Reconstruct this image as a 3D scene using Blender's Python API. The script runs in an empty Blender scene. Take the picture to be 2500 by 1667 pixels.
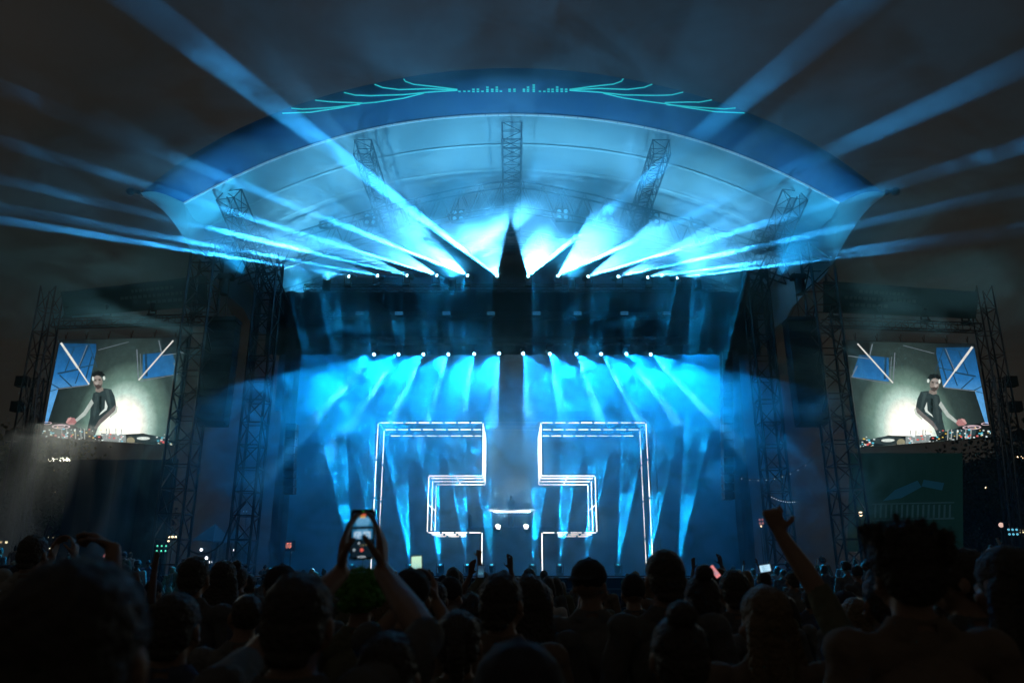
import bpy, bmesh, math, random
import numpy as np
from mathutils import Vector, Matrix
R = math.radians
S = bpy.context.scene
C = S.collection
rnd = random.Random(7)

# ------------------------------------------------------------------ camera
CZ, PITCH, F = 1.75, R(16.65), 1900.0
cam = bpy.data.objects.new('camera', bpy.data.cameras.new('camera')); C.objects.link(cam)
cam.location = (0, 0, CZ); cam.rotation_euler = (R(90) + PITCH, 0, 0)
cam.data.sensor_width = 36; cam.data.lens = 36 * F / 2500
cam.data.clip_start = 0.05; cam.data.clip_end = 800
cam.data.dof.use_dof = True; cam.data.dof.focus_distance = 30; cam.data.dof.aperture_fstop = 2.8
S.camera = cam

# ------------------------------------------------------------------ night sky
w = bpy.data.worlds.new('World'); S.world = w; w.use_nodes = True
nt = w.node_tree; bg = nt.nodes['Background']
tc = nt.nodes.new('ShaderNodeTexCoord'); nz = nt.nodes.new('ShaderNodeTexNoise')
nz.inputs['Scale'].default_value = 2.2; nz.inputs['Detail'].default_value = 3
cr = nt.nodes.new('ShaderNodeValToRGB')
cr.color_ramp.elements[0].position = .3; cr.color_ramp.elements[0].color = (.0085, .0088, .0075, 1)
cr.color_ramp.elements[1].position = .75; cr.color_ramp.elements[1].color = (.021, .0165, .013, 1)
nt.links.new(tc.outputs['Generated'], nz.inputs['Vector']); nt.links.new(nz.outputs['Fac'], cr.inputs[0])
nt.links.new(cr.outputs[0], bg.inputs['Color']); bg.inputs['Strength'].default_value = 1.0

S.view_settings.view_transform = 'Standard'; S.view_settings.look = 'None'
S.view_settings.exposure = 0.0; S.view_settings.gamma = 1.0
cy = S.cycles
cy.max_bounces = 5; cy.volume_bounces = 0; cy.diffuse_bounces = 2; cy.use_light_tree = True
cy.sample_clamp_indirect = 4; cy.sample_clamp_direct = 0
cy.volume_max_steps = 160; cy.volume_step_rate = 1.0
cy.use_denoising = True; cy.caustics_reflective = False; cy.caustics_refractive = False

def at(px, py, Y):
    """point at depth Y seen at this place of the 2500 px wide photograph"""
    k, u = (px - 1250) / F, (833 - py) / F
    r = Vector((k, math.cos(PITCH) - u * math.sin(PITCH), math.sin(PITCH) + u * math.cos(PITCH)))
    return Vector((0, 0, CZ)) + r * (Y / r.y)

# ------------------------------------------------------------------ helpers
def tag(o, label=None, cat=None, group=None, kind=None):
    if label: o['label'] = label
    if cat: o['category'] = cat
    if group: o['group'] = group
    if kind: o['kind'] = kind
    return o

def empty(name, loc=(0, 0, 0), rz=0, **k):
    o = bpy.data.objects.new(name, None); C.objects.link(o)
    o.location = loc; o.rotation_euler = (0, 0, rz); o.empty_display_size = .2
    return tag(o, **k)

def kids(o): return [c for c in bpy.data.objects if c.parent == o]

def copy_tree(o, parent=None, loc=None, rz=None, **k):
    c = o.copy(); C.objects.link(c); c.parent = parent
    if loc is not None: c.location = loc
    if rz is not None: c.rotation_euler = (0, 0, rz)
    tag(c, **k)
    for ch in PT.get(o.name, []):
        copy_tree(ch, c)
    return c
PT = {}   # parent name -> children (quick lookup)

def link(name, me, mat=None, parent=None, smooth=False):
    o = bpy.data.objects.new(name, me); C.objects.link(o)
    if mat is not None:
        me.materials.clear(); me.materials.append(mat)
    if parent is not None:
        o.parent = parent; PT.setdefault(parent.name, []).append(o)
    if smooth: me.polygons.foreach_set('use_smooth', [True] * len(me.polygons))
    return o

class MB:
    def __init__(s): s.v = []; s.f = []
    def add(s, vs, fs):
        b = len(s.v); s.v += [tuple(v) for v in vs]; s.f += [tuple(i + b for i in f) for f in fs]; return s
    def box(s, a, b):
        (x0, y0, z0), (x1, y1, z1) = a, b
        return s.add([(x0,y0,z0),(x1,y0,z0),(x1,y1,z0),(x0,y1,z0),(x0,y0,z1),(x1,y0,z1),(x1,y1,z1),(x0,y1,z1)],
                     [(0,3,2,1),(4,5,6,7),(0,1,5,4),(1,2,6,5),(2,3,7,6),(3,0,4,7)])
    def tube(s, p, q, r, n=6, r2=None, cap=True):
        p, q = Vector(p), Vector(q); d = q - p
        if d.length < 1e-6: return s
        d.normalize(); a = d.cross(Vector((0,0,1)) if abs(d.z) < .9 else Vector((1,0,0))).normalized(); b = d.cross(a)
        r2 = r if r2 is None else r2
        vs = []
        for c, rr in ((p, r), (q, r2)):
            for i in range(n):
                t = 2 * math.pi * i / n + math.pi / n
                vs.append(c + (a * math.cos(t) + b * math.sin(t)) * rr)
        fs = [(i, (i+1) % n, n + (i+1) % n, n + i) for i in range(n)]
        if cap: fs += [tuple(range(n))[::-1], tuple(range(n, 2*n))]
        return s.add(vs, fs)
    def bar(s, p, q, w): return s.tube(p, q, w * .7071, 4)
    def path(s, pts, r, n=5):
        for a, b in zip(pts, pts[1:]): s.tube(a, b, r, n)
        return s
    def poly(s, pts): return s.add(pts, [tuple(range(len(pts)))])
    def grid(s, rows):
        m = len(rows[0]); vs = [p for r in rows for p in r]
        return s.add(vs, [(i*m+j, i*m+j+1, (i+1)*m+j+1, (i+1)*m+j) for i in range(len(rows)-1) for j in range(m-1)])
    def ball(s, c, r, n=8, m=6):
        c = Vector(c); r = Vector(r) if hasattr(r, '__len__') else Vector((r, r, r)); rows = []
        for i in range(m + 1):
            t = math.pi * i / m
            rows.append([c + Vector((r.x*math.sin(t)*math.cos(2*math.pi*j/n), r.y*math.sin(t)*math.sin(2*math.pi*j/n), r.z*math.cos(t))) for j in range(n + 1)])
        return s.grid(rows)
    def build(s, name, mat, parent=None, smooth=False, **k):
        me = bpy.data.meshes.new(name); me.from_pydata(s.v, [], s.f); me.validate()
        return tag(link(name, me, mat, parent, smooth), **k)

MATS = {}
def mat(name, col=(.5,.5,.5), rough=.6, metal=0, emit=None, es=1, var=0, scale=8, bump=0, trans=0):
    if name in MATS: return MATS[name]
    m = bpy.data.materials.new(name); m.use_nodes = True; t = m.node_tree; b = t.nodes['Principled BSDF']
    b.inputs['Base Color'].default_value = (*col, 1); b.inputs['Roughness'].default_value = rough
    b.inputs['Metallic'].default_value = metal
    if emit: b.inputs['Emission Color'].default_value = (*emit, 1); b.inputs['Emission Strength'].default_value = es
    if var or bump:
        tc = t.nodes.new('ShaderNodeTexCoord'); n = t.nodes.new('ShaderNodeTexNoise')
        n.inputs['Scale'].default_value = scale; n.inputs['Detail'].default_value = 5
        t.links.new(tc.outputs['Object'], n.inputs['Vector'])
    if var:
        mx = t.nodes.new('ShaderNodeMix'); mx.data_type = 'RGBA'
        mx.inputs[6].default_value = tuple(c * (1 - var) for c in col) + (1,)
        mx.inputs[7].default_value = tuple(min(1, c * (1 + var)) for c in col) + (1,)
        t.links.new(n.outputs['Fac'], mx.inputs[0]); t.links.new(mx.outputs[2], b.inputs['Base Color'])
    if bump:
        bp = t.nodes.new('ShaderNodeBump'); bp.inputs['Strength'].default_value = bump; bp.inputs['Distance'].default_value = .05
        t.links.new(n.outputs['Fac'], bp.inputs['Height']); t.links.new(bp.outputs[0], b.inputs['Normal'])
    if trans:
        tr = t.nodes.new('ShaderNodeBsdfTranslucent'); tr.inputs[0].default_value = (*col, 1)
        ms = t.nodes.new('ShaderNodeMixShader'); ms.inputs[0].default_value = trans
        t.links.new(b.outputs[0], ms.inputs[1]); t.links.new(tr.outputs[0], ms.inputs[2])
        t.links.new(ms.outputs[0], t.nodes['Material Output'].inputs['Surface'])
    m.cycles.emission_sampling = 'NONE'
    MATS[name] = m; return m

M_black = mat('black_paint', (.03,.03,.03), .5, 0, var=.3, scale=20)
M_truss = mat('truss_metal', (.12,.12,.13), .45, .6, var=.2, scale=12)
M_dark = mat('dark_steel', (.06,.06,.065), .5, .4, var=.3, scale=14)
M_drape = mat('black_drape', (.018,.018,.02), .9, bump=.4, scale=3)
M_fabric = mat('roof_fabric', (.62,.64,.66), .75, var=.12, scale=.6, bump=.5, trans=.15)
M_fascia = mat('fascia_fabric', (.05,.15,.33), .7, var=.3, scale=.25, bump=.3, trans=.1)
M_white = mat('white_webbing', (.8,.8,.8), .5, var=.1)
M_deck = mat('stage_deck', (.05,.05,.055), .45, var=.4, scale=3)
M_tube = mat('lit_tube', (.9,.9,.9), .4, emit=(1,.92,.84), es=4)
M_tube2 = mat('lit_edge', (.9,.9,.9), .4, emit=(.9,.93,1), es=4)
M_lens = mat('lit_blue_lens', (.8,.9,1), .2, emit=(.45,.85,1), es=25)
M_teal = mat('lit_teal_line', (.1,.7,.6), .4, emit=(.025,.50,.52), es=.75)
M_glass = mat('dull_lens', (.12,.25,.3), .15, .3)

# ------------------------------------------------------------------ stage light sources (their housings follow further down)
BLUE = (.008, .34, .76); PALE = (.09, .44, .80); FANB = (.22, .48, .74)
SPOT_SCALE = 1.0
def spot(name, loc, d, half, power, parent=None, col=BLUE, fill=.3, ring=2.0, edge=.8, blend=.06, size=.05):
    l = bpy.data.lights.new(name, 'SPOT'); l.energy = power * SPOT_SCALE; l.color = col
    l.spot_size = R(half * 2); l.spot_blend = blend; l.shadow_soft_size = size
    o = bpy.data.objects.new(name, l); C.objects.link(o)
    o.location = loc; o.rotation_euler = Vector(d).to_track_quat('-Z', 'Y').to_euler()
    if parent is not None: o.parent = parent
    l.use_nodes = True; t = l.node_tree; em = t.nodes['Emission']
    tcn = t.nodes.new('ShaderNodeTexCoord'); sx = t.nodes.new('ShaderNodeSeparateXYZ'); t.links.new(tcn.outputs['Normal'], sx.inputs[0])
    a = t.nodes.new('ShaderNodeMath'); a.operation = 'ABSOLUTE'; t.links.new(sx.outputs['Z'], a.inputs[0])
    b = t.nodes.new('ShaderNodeMath'); b.operation = 'ARCCOSINE'; t.links.new(a.outputs[0], b.inputs[0])
    mr = t.nodes.new('ShaderNodeMapRange'); h = R(half)
    mr.inputs[1].default_value = h * edge; mr.inputs[2].default_value = h * .985
    mr.inputs[3].default_value = fill; mr.inputs[4].default_value = ring
    t.links.new(b.outputs[0], mr.inputs[0]); t.links.new(mr.outputs[0], em.inputs['Strength'])
    return o

UP = [((-.77,37,16.32),(-.1339,-.9902,.0401),14),((-2.29,37,16.34),(-.5728,-.806,.1495),11),((-3.86,37,16.34),(-.7152,-.6835,.1461),9),
 ((-5.38,37,16.34),(-.7691,-.6358,.0941),7.5),((-6.88,37,16.32),(-.88,-.46,.11),6.5),((-8.34,37,16.28),(-.9521,-.2676,.1478),5.5),
 ((.83,37,16.3),(.1062,-.9938,.0332),14),((2.36,37,16.32),(.3402,-.9399,.0279),11),((3.9,37,16.28),(.518,-.8553,.0157),9),
 ((5.44,37,16.28),(.6388,-.7694,-.0052),7.5),((6.94,37,16.23),(.84,-.54,.03),6.5),((8.44,37,16.19),(.9591,-.2588,.1149),5.5)]
LOW = [((-.66,38,12.46),(-.2047,-.8333,-.5135)),((-1.93,38,12.44),(-.2176,-.8355,-.5045)),((-3.24,38,12.42),(-.2341,-.8383,-.4924)),
 ((-4.51,38,12.42),(-.2754,-.8328,-.4802)),((-5.77,38,12.42),(-.3347,-.8162,-.471)),((-7.02,38,12.42),(-.4058,-.7896,-.4602)),
 ((.58,38,12.46),(.202,-.8349,-.512)),((1.93,38,12.44),(.2235,-.834,-.5045)),((3.28,38,12.44),(.253,-.8328,-.4924)),
 ((4.53,38,12.44),(.3189,-.818,-.4787)),((5.82,38,12.44),(.3577,-.8072,-.4695)),((7.06,38,12.42),(.438,-.7741,-.4571))]
FLO = [-1.0,-2.19,-3.51,-4.98,-6.51,-7.81,1.0,2.33,3.62,5.18,6.67,8.13]
P_UP, P_LOW, P_FLO = 64000, 16000, 330000
def rim_dir(p, d, half, outer_sign, inset):
    """direction inside a light cone that lies on the side away from the stage axis (its outer silhouette)"""
    p = Vector(p) - Vector((0, 0, CZ)); R0 = Vector((1,0,0)); U0 = Vector((0,-math.sin(PITCH),math.cos(PITCH))); D0 = Vector((0,math.cos(PITCH),math.sin(PITCH)))
    x, y, z = p.dot(R0), p.dot(U0), p.dot(D0); d = Vector(d).normalized(); a = d.cross(Vector((0,0,1))).normalized(); b = d.cross(a); h = R(half - inset); best = None
    cd = math.atan2(d.dot(U0)*z - y*d.dot(D0), d.dot(R0)*z - x*d.dot(D0))
    for i in range(180):
        t = 2*math.pi*i/180; v = math.cos(h)*d + math.sin(h)*(math.cos(t)*a + math.sin(t)*b)
        an = (math.atan2(v.dot(U0)*z - y*v.dot(D0), v.dot(R0)*z - x*v.dot(D0)) - cd + math.pi) % (2*math.pi) - math.pi
        if best is None or an*outer_sign > best[0]: best = (an*outer_sign, v)
    return best[1]

def head_light(loc, d, hang, lens=None):
    """a moving head: base bracket, yoke, head drum, glass"""
    d = Vector(d).normalized(); loc = Vector(loc)
    t = empty('moving_head_light', loc)
    s = 1 if hang else -1
    MB().box((-.17,-.14,s*.52-.05),(.17,.14,s*.52+.05)).build('base', M_black, t)
    y = MB(); y.box((-.19,-.05,min(0,s*.46)),(-.15,.05,max(0,s*.46))); y.box((.15,-.05,min(0,s*.46)),(.19,.05,max(0,s*.46)))
    y.box((-.15,-.05,s*.44-.02),(.15,.05,s*.44+.02)); y.build('yoke', M_black, t)
    MB().tube(-d*.42, -d*.07, .13, 14, .15).tube(-d*.07, -d*.05, .15, 14, .15).build('head', M_black, t)
    MB().tube(-d*.048, -d*.035, .065, 16).build('lens', lens or M_lens, t)
    return t

def ordinal(i): return ['innermost','second','third','fourth','fifth','outermost'][i]
for k, (p, d, h) in enumerate(UP):
    if k % 6 >= 4: d = Vector(d) + (Vector((0,0,CZ))-Vector(p)).normalized()*.55; d.normalize(); h *= .8
    t = head_light(p, d, False); side = 'left' if k < 6 else 'right'
    tag(t, f'blue beam light on the upper rig row, {ordinal(k%6)} on the {side} of the gap', 'stage light', 'blue beam lights on the upper row')
    spot('fan_lamp', (0,0,0), d, h, P_UP * (1, .9, .8, .65, .5, .45)[k % 6], t, col=FANB, fill=1, ring=1.5, edge=.7)
    n = (.9, .9, .8, .8, .7, .7)[k % 6]
    spot('beam_lamp', (0,0,0), rim_dir(p, d, h, 1 if k < 6 else -1, n), n, P_UP*150*(1,.95,.85,.7,.6,.55)[k%6], t, col=PALE, fill=.8, ring=1.2, edge=.5, blend=.35)
for k, (p, d) in enumerate(LOW):
    t = head_light(p, d, True); side = 'left' if k < 6 else 'right'
    tag(t, f'blue downward light on the lower rig row, {ordinal(k%6)} on the {side} of the gap', 'stage light', 'blue lights on the lower row')
    d = Vector(d) + Vector((0, .06, -.10)); d.normalize()
    spot('fan_lamp', (0,0,0), d, 13, P_LOW, t, fill=.9, ring=1.4, edge=.6)
    n = 2.4
    spot('beam_lamp', (0,0,0), rim_dir(p, d, 13, 1 if k < 6 else -1, n), n, P_LOW*3, t, col=FANB, fill=.8, ring=1.2, edge=.5, blend=.5)
for k, x in enumerate(FLO):
    s = 1 if x > 0 else -1; i = k % 6
    d = (s*(.078 + .002*i), -.46, .885)
    t = head_light((x, 39.5, 2.25), d, False, mat('lit_cyan_lens', (.3,.8,1), .2, emit=(.02,.45,.6), es=2.5)); side = 'left' if s < 0 else 'right'
    tag(t, f'blue uplight on the stage floor, {ordinal(i)} on the {side} half', 'stage light', 'blue uplights along the stage floor')
    spot('fan_lamp', (0,0,0), d, 4.8, P_FLO, t, col=(.012,.46,.88), fill=.010, ring=3.0, edge=.94, blend=.04)

# ------------------------------------------------------------------ ground
def gz(x, y):
    return min(1.3, .075 * max(0, abs(x) - 4.5)) * min(1, max(0, (y-1) / 7))
g = MB(); xs = [-136,-80,-50,-34] + [i*1.0 for i in range(-26,27)] + [34,50,80,136]; ys = [-8,0,2,4,6,9,12,16,20,25,30,34,38,46,60,80,110,146]
g.grid([[(x, y, gz(x, y) + .02*math.sin(x*1.7+y)) for x in xs] for y in ys])
g.build('ground', mat('trampled_ground', (.05,.048,.04), .95, var=.4, scale=2, bump=.6), smooth=True, kind='structure')

# ------------------------------------------------------------------ arched roof
IN = [(450,495),(585,426),(745,359),(904,316),(1117,285),(1250,279)]
OUT = [(345,470),(479,372),(665,277),(904,207),(1117,173),(1250,165)]
def sym_curve(pts, Y, n=48):
    """smooth symmetric arch through measured points, as (x, z) at depth Y"""
    P3 = [at(px, py, Y) for px, py in pts]
    xs = np.array([-p.x for p in P3][::-1]); zs = np.array([p.z for p in P3][::-1])
    c = np.polyfit(xs**2, zs, 3)
    X = np.linspace(-xs.max(), xs.max(), n+1)
    return [(float(x), float(np.polyval(c, x*x))) for x in X]
YI, YO, YB = 33.0, 31.2, 47.0
inner = sym_curve(IN, YI); outer = sym_curve(OUT, YO)
N = len(inner) - 1
roof = tag(empty('stage_roof', (0, YI, 0)), 'big arched fabric stage roof with dark blue visor and teal line graphics', 'stage roof')
def rp(p): return (p[0], p[1]-YI, p[2])
ZE = 15.4     # where the side flaps end
# vault, sinking slightly to the back
m = MB(); rows = []
for j in range(15):
    y = YI + (YB - YI) * j / 14; sg = .22 * math.sin(math.pi * ((y - YI) / 2.33 % 1))
    rows.append([rp((x*(1-.02*j/14), y, z - .10*(y-YI)*.5 - sg)) for x, z in inner])
m.grid(rows).build('roof_fabric', M_fabric, roof, True)
# visor band
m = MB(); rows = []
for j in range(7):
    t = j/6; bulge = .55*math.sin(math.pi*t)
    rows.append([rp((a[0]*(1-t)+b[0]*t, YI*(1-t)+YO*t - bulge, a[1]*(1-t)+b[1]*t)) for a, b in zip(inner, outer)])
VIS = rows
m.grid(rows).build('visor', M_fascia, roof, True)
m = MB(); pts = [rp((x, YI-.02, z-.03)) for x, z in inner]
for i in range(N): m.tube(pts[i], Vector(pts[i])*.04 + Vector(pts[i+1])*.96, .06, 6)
m.build('edge_rail', mat('glowing_edge_rail', (.85,.87,.9), .35, emit=(.25,.6,.9), es=.35), roof)  # rail has a faint blue emission of its own
for y in (35.33, 37.66, 42.3, 44.7):
    m = MB(); k = (y-YI)
    m.grid([[rp((x*(1-.02*k/14), y+dy, z - .05*k - .16)) for x, z in inner] for dy in (-.09, .09)])
    m.build('rib', M_white, roof)
# side flaps and horns
for s in (-1, 1):
    xe, ze = inner[-1]; xe *= s; pe = (xe, YI, ze)
    m = MB(); rows = []
    lo = at(2065 if s > 0 else 435, 612 if s > 0 else 580, YI)
    tip = at(2162 if s > 0 else 343, 470, YO)
    top = [Vector(pe), at(2090 if s>0 else 410, 472, 32.2), at(2125 if s>0 else 380, 462, 31.7), tip]
    bot = [Vector((lo.x, YI+1.5, lo.z)), at(2082 if s>0 else 428, 552 if s > 0 else 540, 32.8), at(2115 if s>0 else 396, 500, 32), tip + Vector((0,0,-.15))]
    def cv(P, t):
        n = len(P)-1; q = Vector((0,0,0))
        for i, p in enumerate(P): q += p*math.comb(n,i)*t**i*(1-t)**(n-i)
        return q
    for i in range(9):
        a, b = cv(top, i/8), cv(bot, i/8)
        rows.append([rp(a.lerp(b, j/6) + Vector((0, .3*(i/8)*math.sin(math.pi*j/6), 0))) for j in range(7)])
    m.grid(rows)
    # wall flap running to the back
    rows = []
    for i in range(8):
        y = YI + (YB-YI)*i/7
        rows.append([rp((xe + (lo.x-xe)*j/6 + (.15*math.sin(i*2+j) if i else 0), y + 1.5*j/6*(1-i/7), (ze-.05*(y-YI)) + (lo.z-ze)*j/6)) for j in range(7)])
    m.grid(rows).build('side_flap', M_fabric, roof, True)
    m = MB(); m.tube(rp(tip), rp(tip+Vector((s*.35,-.1,.02))), .14, 8, .08); m.ball(rp(tip+Vector((s*.4,-.1,0))), .2); m.build('corner_clamp', M_dark, roof, True)
# teal line graphics on the visor (drawn at the face of the visor, 3 cm proud)
def vis_pt(px, py):
    """visor point seen near that place: walk the visor grid and take the closest cell"""
    best = None
    for t in np.linspace(.05, 1, 39):
        for i in np.linspace(0, N, N*2+1):
            i0 = min(int(i), N-1); f = i - i0
            a = Vector(inner[i0]).lerp(Vector(inner[i0+1]), f); b = Vector(outer[i0]).lerp(Vector(outer[i0+1]), f)
            y = YI*(1-t)+YO*t - .55*math.sin(math.pi*t); x = a[0]*(1-t)+b[0]*t; z = a[1]*(1-t)+b[1]*t
            dz, dy = z-CZ, y
            dd = dy*math.cos(PITCH)+dz*math.sin(PITCH); u = 1250+F*x/dd; v = 833-F*(dz*math.cos(PITCH)-dy*math.sin(PITCH))/dd
            e = (u-px)**2+(v-py)**2
            if best is None or e < best[0]: best = (e, Vector((x, y-.06, z-.03)), (u, v))
    q = best[1]; dd = q.y*math.cos(PITCH)+(q.z-CZ)*math.sin(PITCH)
    return q + Vector(((px-best[2][0])*dd/F, 0, -(py-best[2][1])*dd/F*.9))
LINES = [[(1117,219),(1062,212),(1010,206),(990,199),(986,193)],[(1117,220),(1045,217),(975,219),(935,214),(915,206)],
 [(1117,221),(1050,225),(985,232),(905,234),(868,232),(840,226)],[(1035,228),(985,240),(915,250),(880,254)],[(885,252),(830,250),(800,249),(770,244)],
 [(880,256),(800,263),(740,266),(712,264)],[(880,254),(835,263),(760,274),(690,277)]]
MIR = lambda L: [(2507-x, y) for x, y in L]
for L in LINES + [MIR(L) for L in LINES]:
    MB().path([rp(vis_pt(*p)) for p in L], .030, 4).build('graphic_line', M_teal, roof)
m = MB()
for i, (x, hgt) in enumerate([(1122,1),(1134,1),(1145,1),(1156,2),(1167,2),(1178,1),(1190,3),(1202,2),(1213,3),(1223,1),(1244,2),(1256,2),(1279,2),(1289,3),(1303,4),(1318,1),(1329,1),(1339,2),(1349,2),(1360,3),(1371,2),(1382,2)]):
    for j in range(hgt):
        q = vis_pt(x, 224 - j*5); m.box(rp(q-Vector((.06,.02,.035))), rp(q+Vector((.06,.0,.035))))
m.build('lettering', M_teal, roof)

# ------------------------------------------------------------------ trusses
def truss(a, b, wdt, bays, label, up=(0,0,1), group=None, th=.045, name='roof_truss', material=None):
    a, b = Vector(a), Vector(b); t = empty(name, a); tag(t, label, 'truss', group)
    d = b - a; dn = d.normalized(); u = Vector(up); s = dn.cross(u).normalized(); u = s.cross(dn).normalized()
    cor = [(s*i + u*j)*wdt/2 for i in (-1,1) for j in (-1,1)]
    c = MB(); l = MB()
    for k in cor: c.tube(k, d + k, th, 5)
    prs = [(0,1),(1,3),(3,2),(2,0)]
    for i in range(bays):
        p, q = d*(i/bays), d*((i+1)/bays)
        for n, (x, y) in enumerate(prs):
            l.tube(p+cor[x], p+cor[y], th*.5, 4, cap=False)
            if i % 2: x, y = y, x
            l.tube(p+cor[x], q+cor[y], th*.5, 4, cap=False)
    c.build('chord', material or M_truss, t); l.build('lacing', material or M_truss, t)
    return t
def zin(x, y):
    return float(np.interp(x, [p[0] for p in inner], [p[1] for p in inner])) - .05*(y-YI)
for x, nm in ((0,'centre'),(-7.2,'left'),(7.2,'right')):
    truss((x, YI+.2, zin(x,YI)-.75), (x*.98, YB-2, zin(x,YB-2)-.9), .8 if x else .95, 16, f'{nm} lattice truss running to the back under the roof fabric', group='long trusses under the roof')
for s, nm in ((-1,'left'),(1,'right')):
    a = (s*13.4, YI+.3, zin(13.4,YI)-.6)
    truss(a, (s*12.2, YI+5.5, zin(13.4,YI)-4.6), .9, 7, f'slanting lattice truss dropping from the roof edge on the {nm}', group='slanting roof trusses', material=M_dark)
    truss((s*12.6, 37.6, zin(12.6,YI)-1.5), (s*15.6, 36.2, 17.2), .9, 6, f'short dark truss knuckle above the {nm} tower', group='slanting roof trusses', material=M_dark)
def arch_truss(y, drop, depth, label, X=14.5, n=26):
    t = empty('arch_truss', (0, y, 0)); tag(t, label, 'truss', 'arch trusses under the roof')
    f = lambda x: zin(0,y) - drop - (zin(0,y)-zin(X,y))*abs(x/X)**1.35
    for dy in (-.35, .35):
        for k in (0, depth):
            c = MB(); c.path([(-X+2*X*i/n, dy, f(-X+2*X*i/n)-k) for i in range(n+1)], .05, 5); c.build('chord', M_truss, t)
        l = MB()
        for i in range(n):
            x0, x1 = -X+2*X*i/n, -X+2*X*(i+1)/n; xm = (x0+x1)/2
            l.tube((x0,dy,f(x0)-depth),(xm,dy,f(xm)),.028,4,cap=False); l.tube((xm,dy,f(xm)),(x1,dy,f(x1)-depth),.028,4,cap=False)
        l.build('lacing', M_truss, t)
arch_truss(38.2, .7, 1.5, 'front arch truss of triangles spanning the roof above the beams')
arch_truss(43.5, .9, 1.3, 'rear arch truss faint in the blue smoke under the roof')
for s, nm in ((-1,'left'),(1,'right')):
    m = MB(); m.tube((s*1.0,38,zin(0,38)-1.2),(s*3.0,40,zin(3,40)-3.1),.015,4); m.tube((s*3.0,40,zin(3,40)-3.1),(s*7,38,zin(7,38)-1.2),.015,4)
    m.build('steel_cable', M_white, label=f'thin steel cable sagging in a V under the roof, {nm} of centre', cat='cable', group='V cables under the roof')

# towers
def tower(x, y, z, wd, label, material, bays=16):
    return truss((x,y,0), (x*.995,y,z), wd, bays, label, up=(0,1,0), group='roof support towers', name='truss_tower', th=.07, material=material)
M_tw = mat('tower_metal', (.06,.065,.07), .4, .5, var=.2)
for s, nm in ((-1,'left'),(1,'right')):
    tower(s*15.1, 35.6, 17.3, 1.15, f'outer lattice tower holding up the roof corner on the {nm}', M_tw)
    tower(s*12.6, 37.6, 17.6, 1.0, f'inner lattice tower behind the hanging speakers on the {nm}', M_tw)
    m = MB(); zz = .0
    m.grid([[(s*(13.2+.35*i/3+ .03*math.sin(j*3)), 38.6+.1*math.sin(i*3+j), 11.8 + (4.0)*j/6 ) for i in range(4)] for j in range(7)])
    m.grid([[(s*(11.0+.25*i), 39.0+.1*math.sin(i*3+j), 2 + 11*j/9) for i in range(4)] for j in range(10)])
    m.build('side_scrim', mat('side_scrim', (.11,.13,.15), .8, bump=.4, scale=1.2, trans=.3), label=f'pale cloth scrim strips hanging between the towers on the {nm}', cat='scrim', group='cloth scrims beside the stage')
    # main array
    t = tag(empty('line_array', (s*14.1, 36.3, 13.6)), f'big dark hanging speaker array between the towers on the {nm}', 'speaker array', 'main speaker arrays')
    MB().tube((0,0,0),(0,0,2.6),.03,5).tube((-.5,0,.15),(0,0,1.0),.02,4).tube((.5,0,.15),(0,0,1.0),.02,4).build('hoist_chain', M_dark, t)
    MB().box((-.7,-.5,-.05),(.7,.5,.12)).build('bumper_frame', M_dark, t)
    a = 0; y0 = 0; z0 = -.1
    for i in range(12):
        a = R(-1.0 * i*.9); h = .42
        b = MB().box((-.68,-.35,-h+.015),(.68,.45,0)); bo = b.build('speaker_box', mat('speaker_black', (.035,.035,.04), .55, var=.2), t)
        bo.location = (0, y0, z0); bo.rotation_euler = (a, 0, 0); z0 -= h*math.cos(a); y0 += -h*math.sin(a)*-1*.5
    t = tag(empty('moving_head_light', (s*14.15, 36.0, 15.6)), f'dark unlit moving light on the tower cross arm, {nm} side', 'stage light')
    MB().box((-.35,-.2,.1),(.35,.2,.35)).build('base', M_black, t); MB().tube((0,0,.1),(0,-.1,-.7),.2,12).build('head', M_black, t)
# thin side arrays
for s, nm, px, py0, py1, bx in ((1,'right',1772,862,1218,18),(-1,'left',714,1035,1205,9)):
    p0, p1 = at(px, py0, 37), at(px+14*s, py1, 37)
    t = tag(empty('line_array', p0), f'slim curved column of small speakers hanging to the {nm} of the beams', 'speaker array', 'slim speaker columns')
    M_la = mat('speaker_grey', (.22,.24,.26), .35, .3)
    for i in range(bx):
        u = i/bx; h = (p0.z-p1.z)/bx
        b = MB().box((-.24,-.28,-h*.9),(.24,.28,0)).build('speaker_box', M_dark, t); b.location = ((p1.x-p0.x)*math.sin(u*1.57), .6*u*u, -h*i)
        MB().box((-.26,-.30,-h*.88),(-.225,-.22,-.01)).box((.225,-.30,-h*.88),(.26,-.22,-.01)).build('rigging_rail', M_la, b)

# ------------------------------------------------------------------ stage, drapes, rig
t = tag(empty('stage_platform', (0, 42, 0)), 'low black stage platform with the tube frames and riser on it', 'stage')
MB().box((-15,-3.2,0),(15,6.8,1.6)).build('deck', M_deck, t)
MB().box((-15,-3.32,.02),(15,-3.205,1.58)).build('skirt', M_drape, t)
m = MB()
for i in range(-7, 8): m.box((i*1.9-.012, 6.2, 1.6), (i*1.9+.012, 6.23, 11.6))
for z in (3.6, 5.6, 7.6, 9.6): m.box((-14, 6.2, z-.012), (14, 6.235, z+.012))
bw = tag(empty('back_wall', (0, 42, 0)), 'dark panelled wall behind the glowing tube frames', 'back wall')
MB().box((-14,6.3,1.6),(14,6.5,11.6)).build('panel', mat('wall_panel', (.045,.055,.065), .5, var=.25, scale=1.5), bw)
m.build('panel_seam', mat('panel_seam', (.01,.01,.012), .6), bw)
hd = tag(empty('unlit_gap_drape', (0, 39.2, 0)), 'added dark drape standing in for the unlit gap between the beam rows', 'drape')  # dark sheet put in where the gap is only unlit
rows = []
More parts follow.
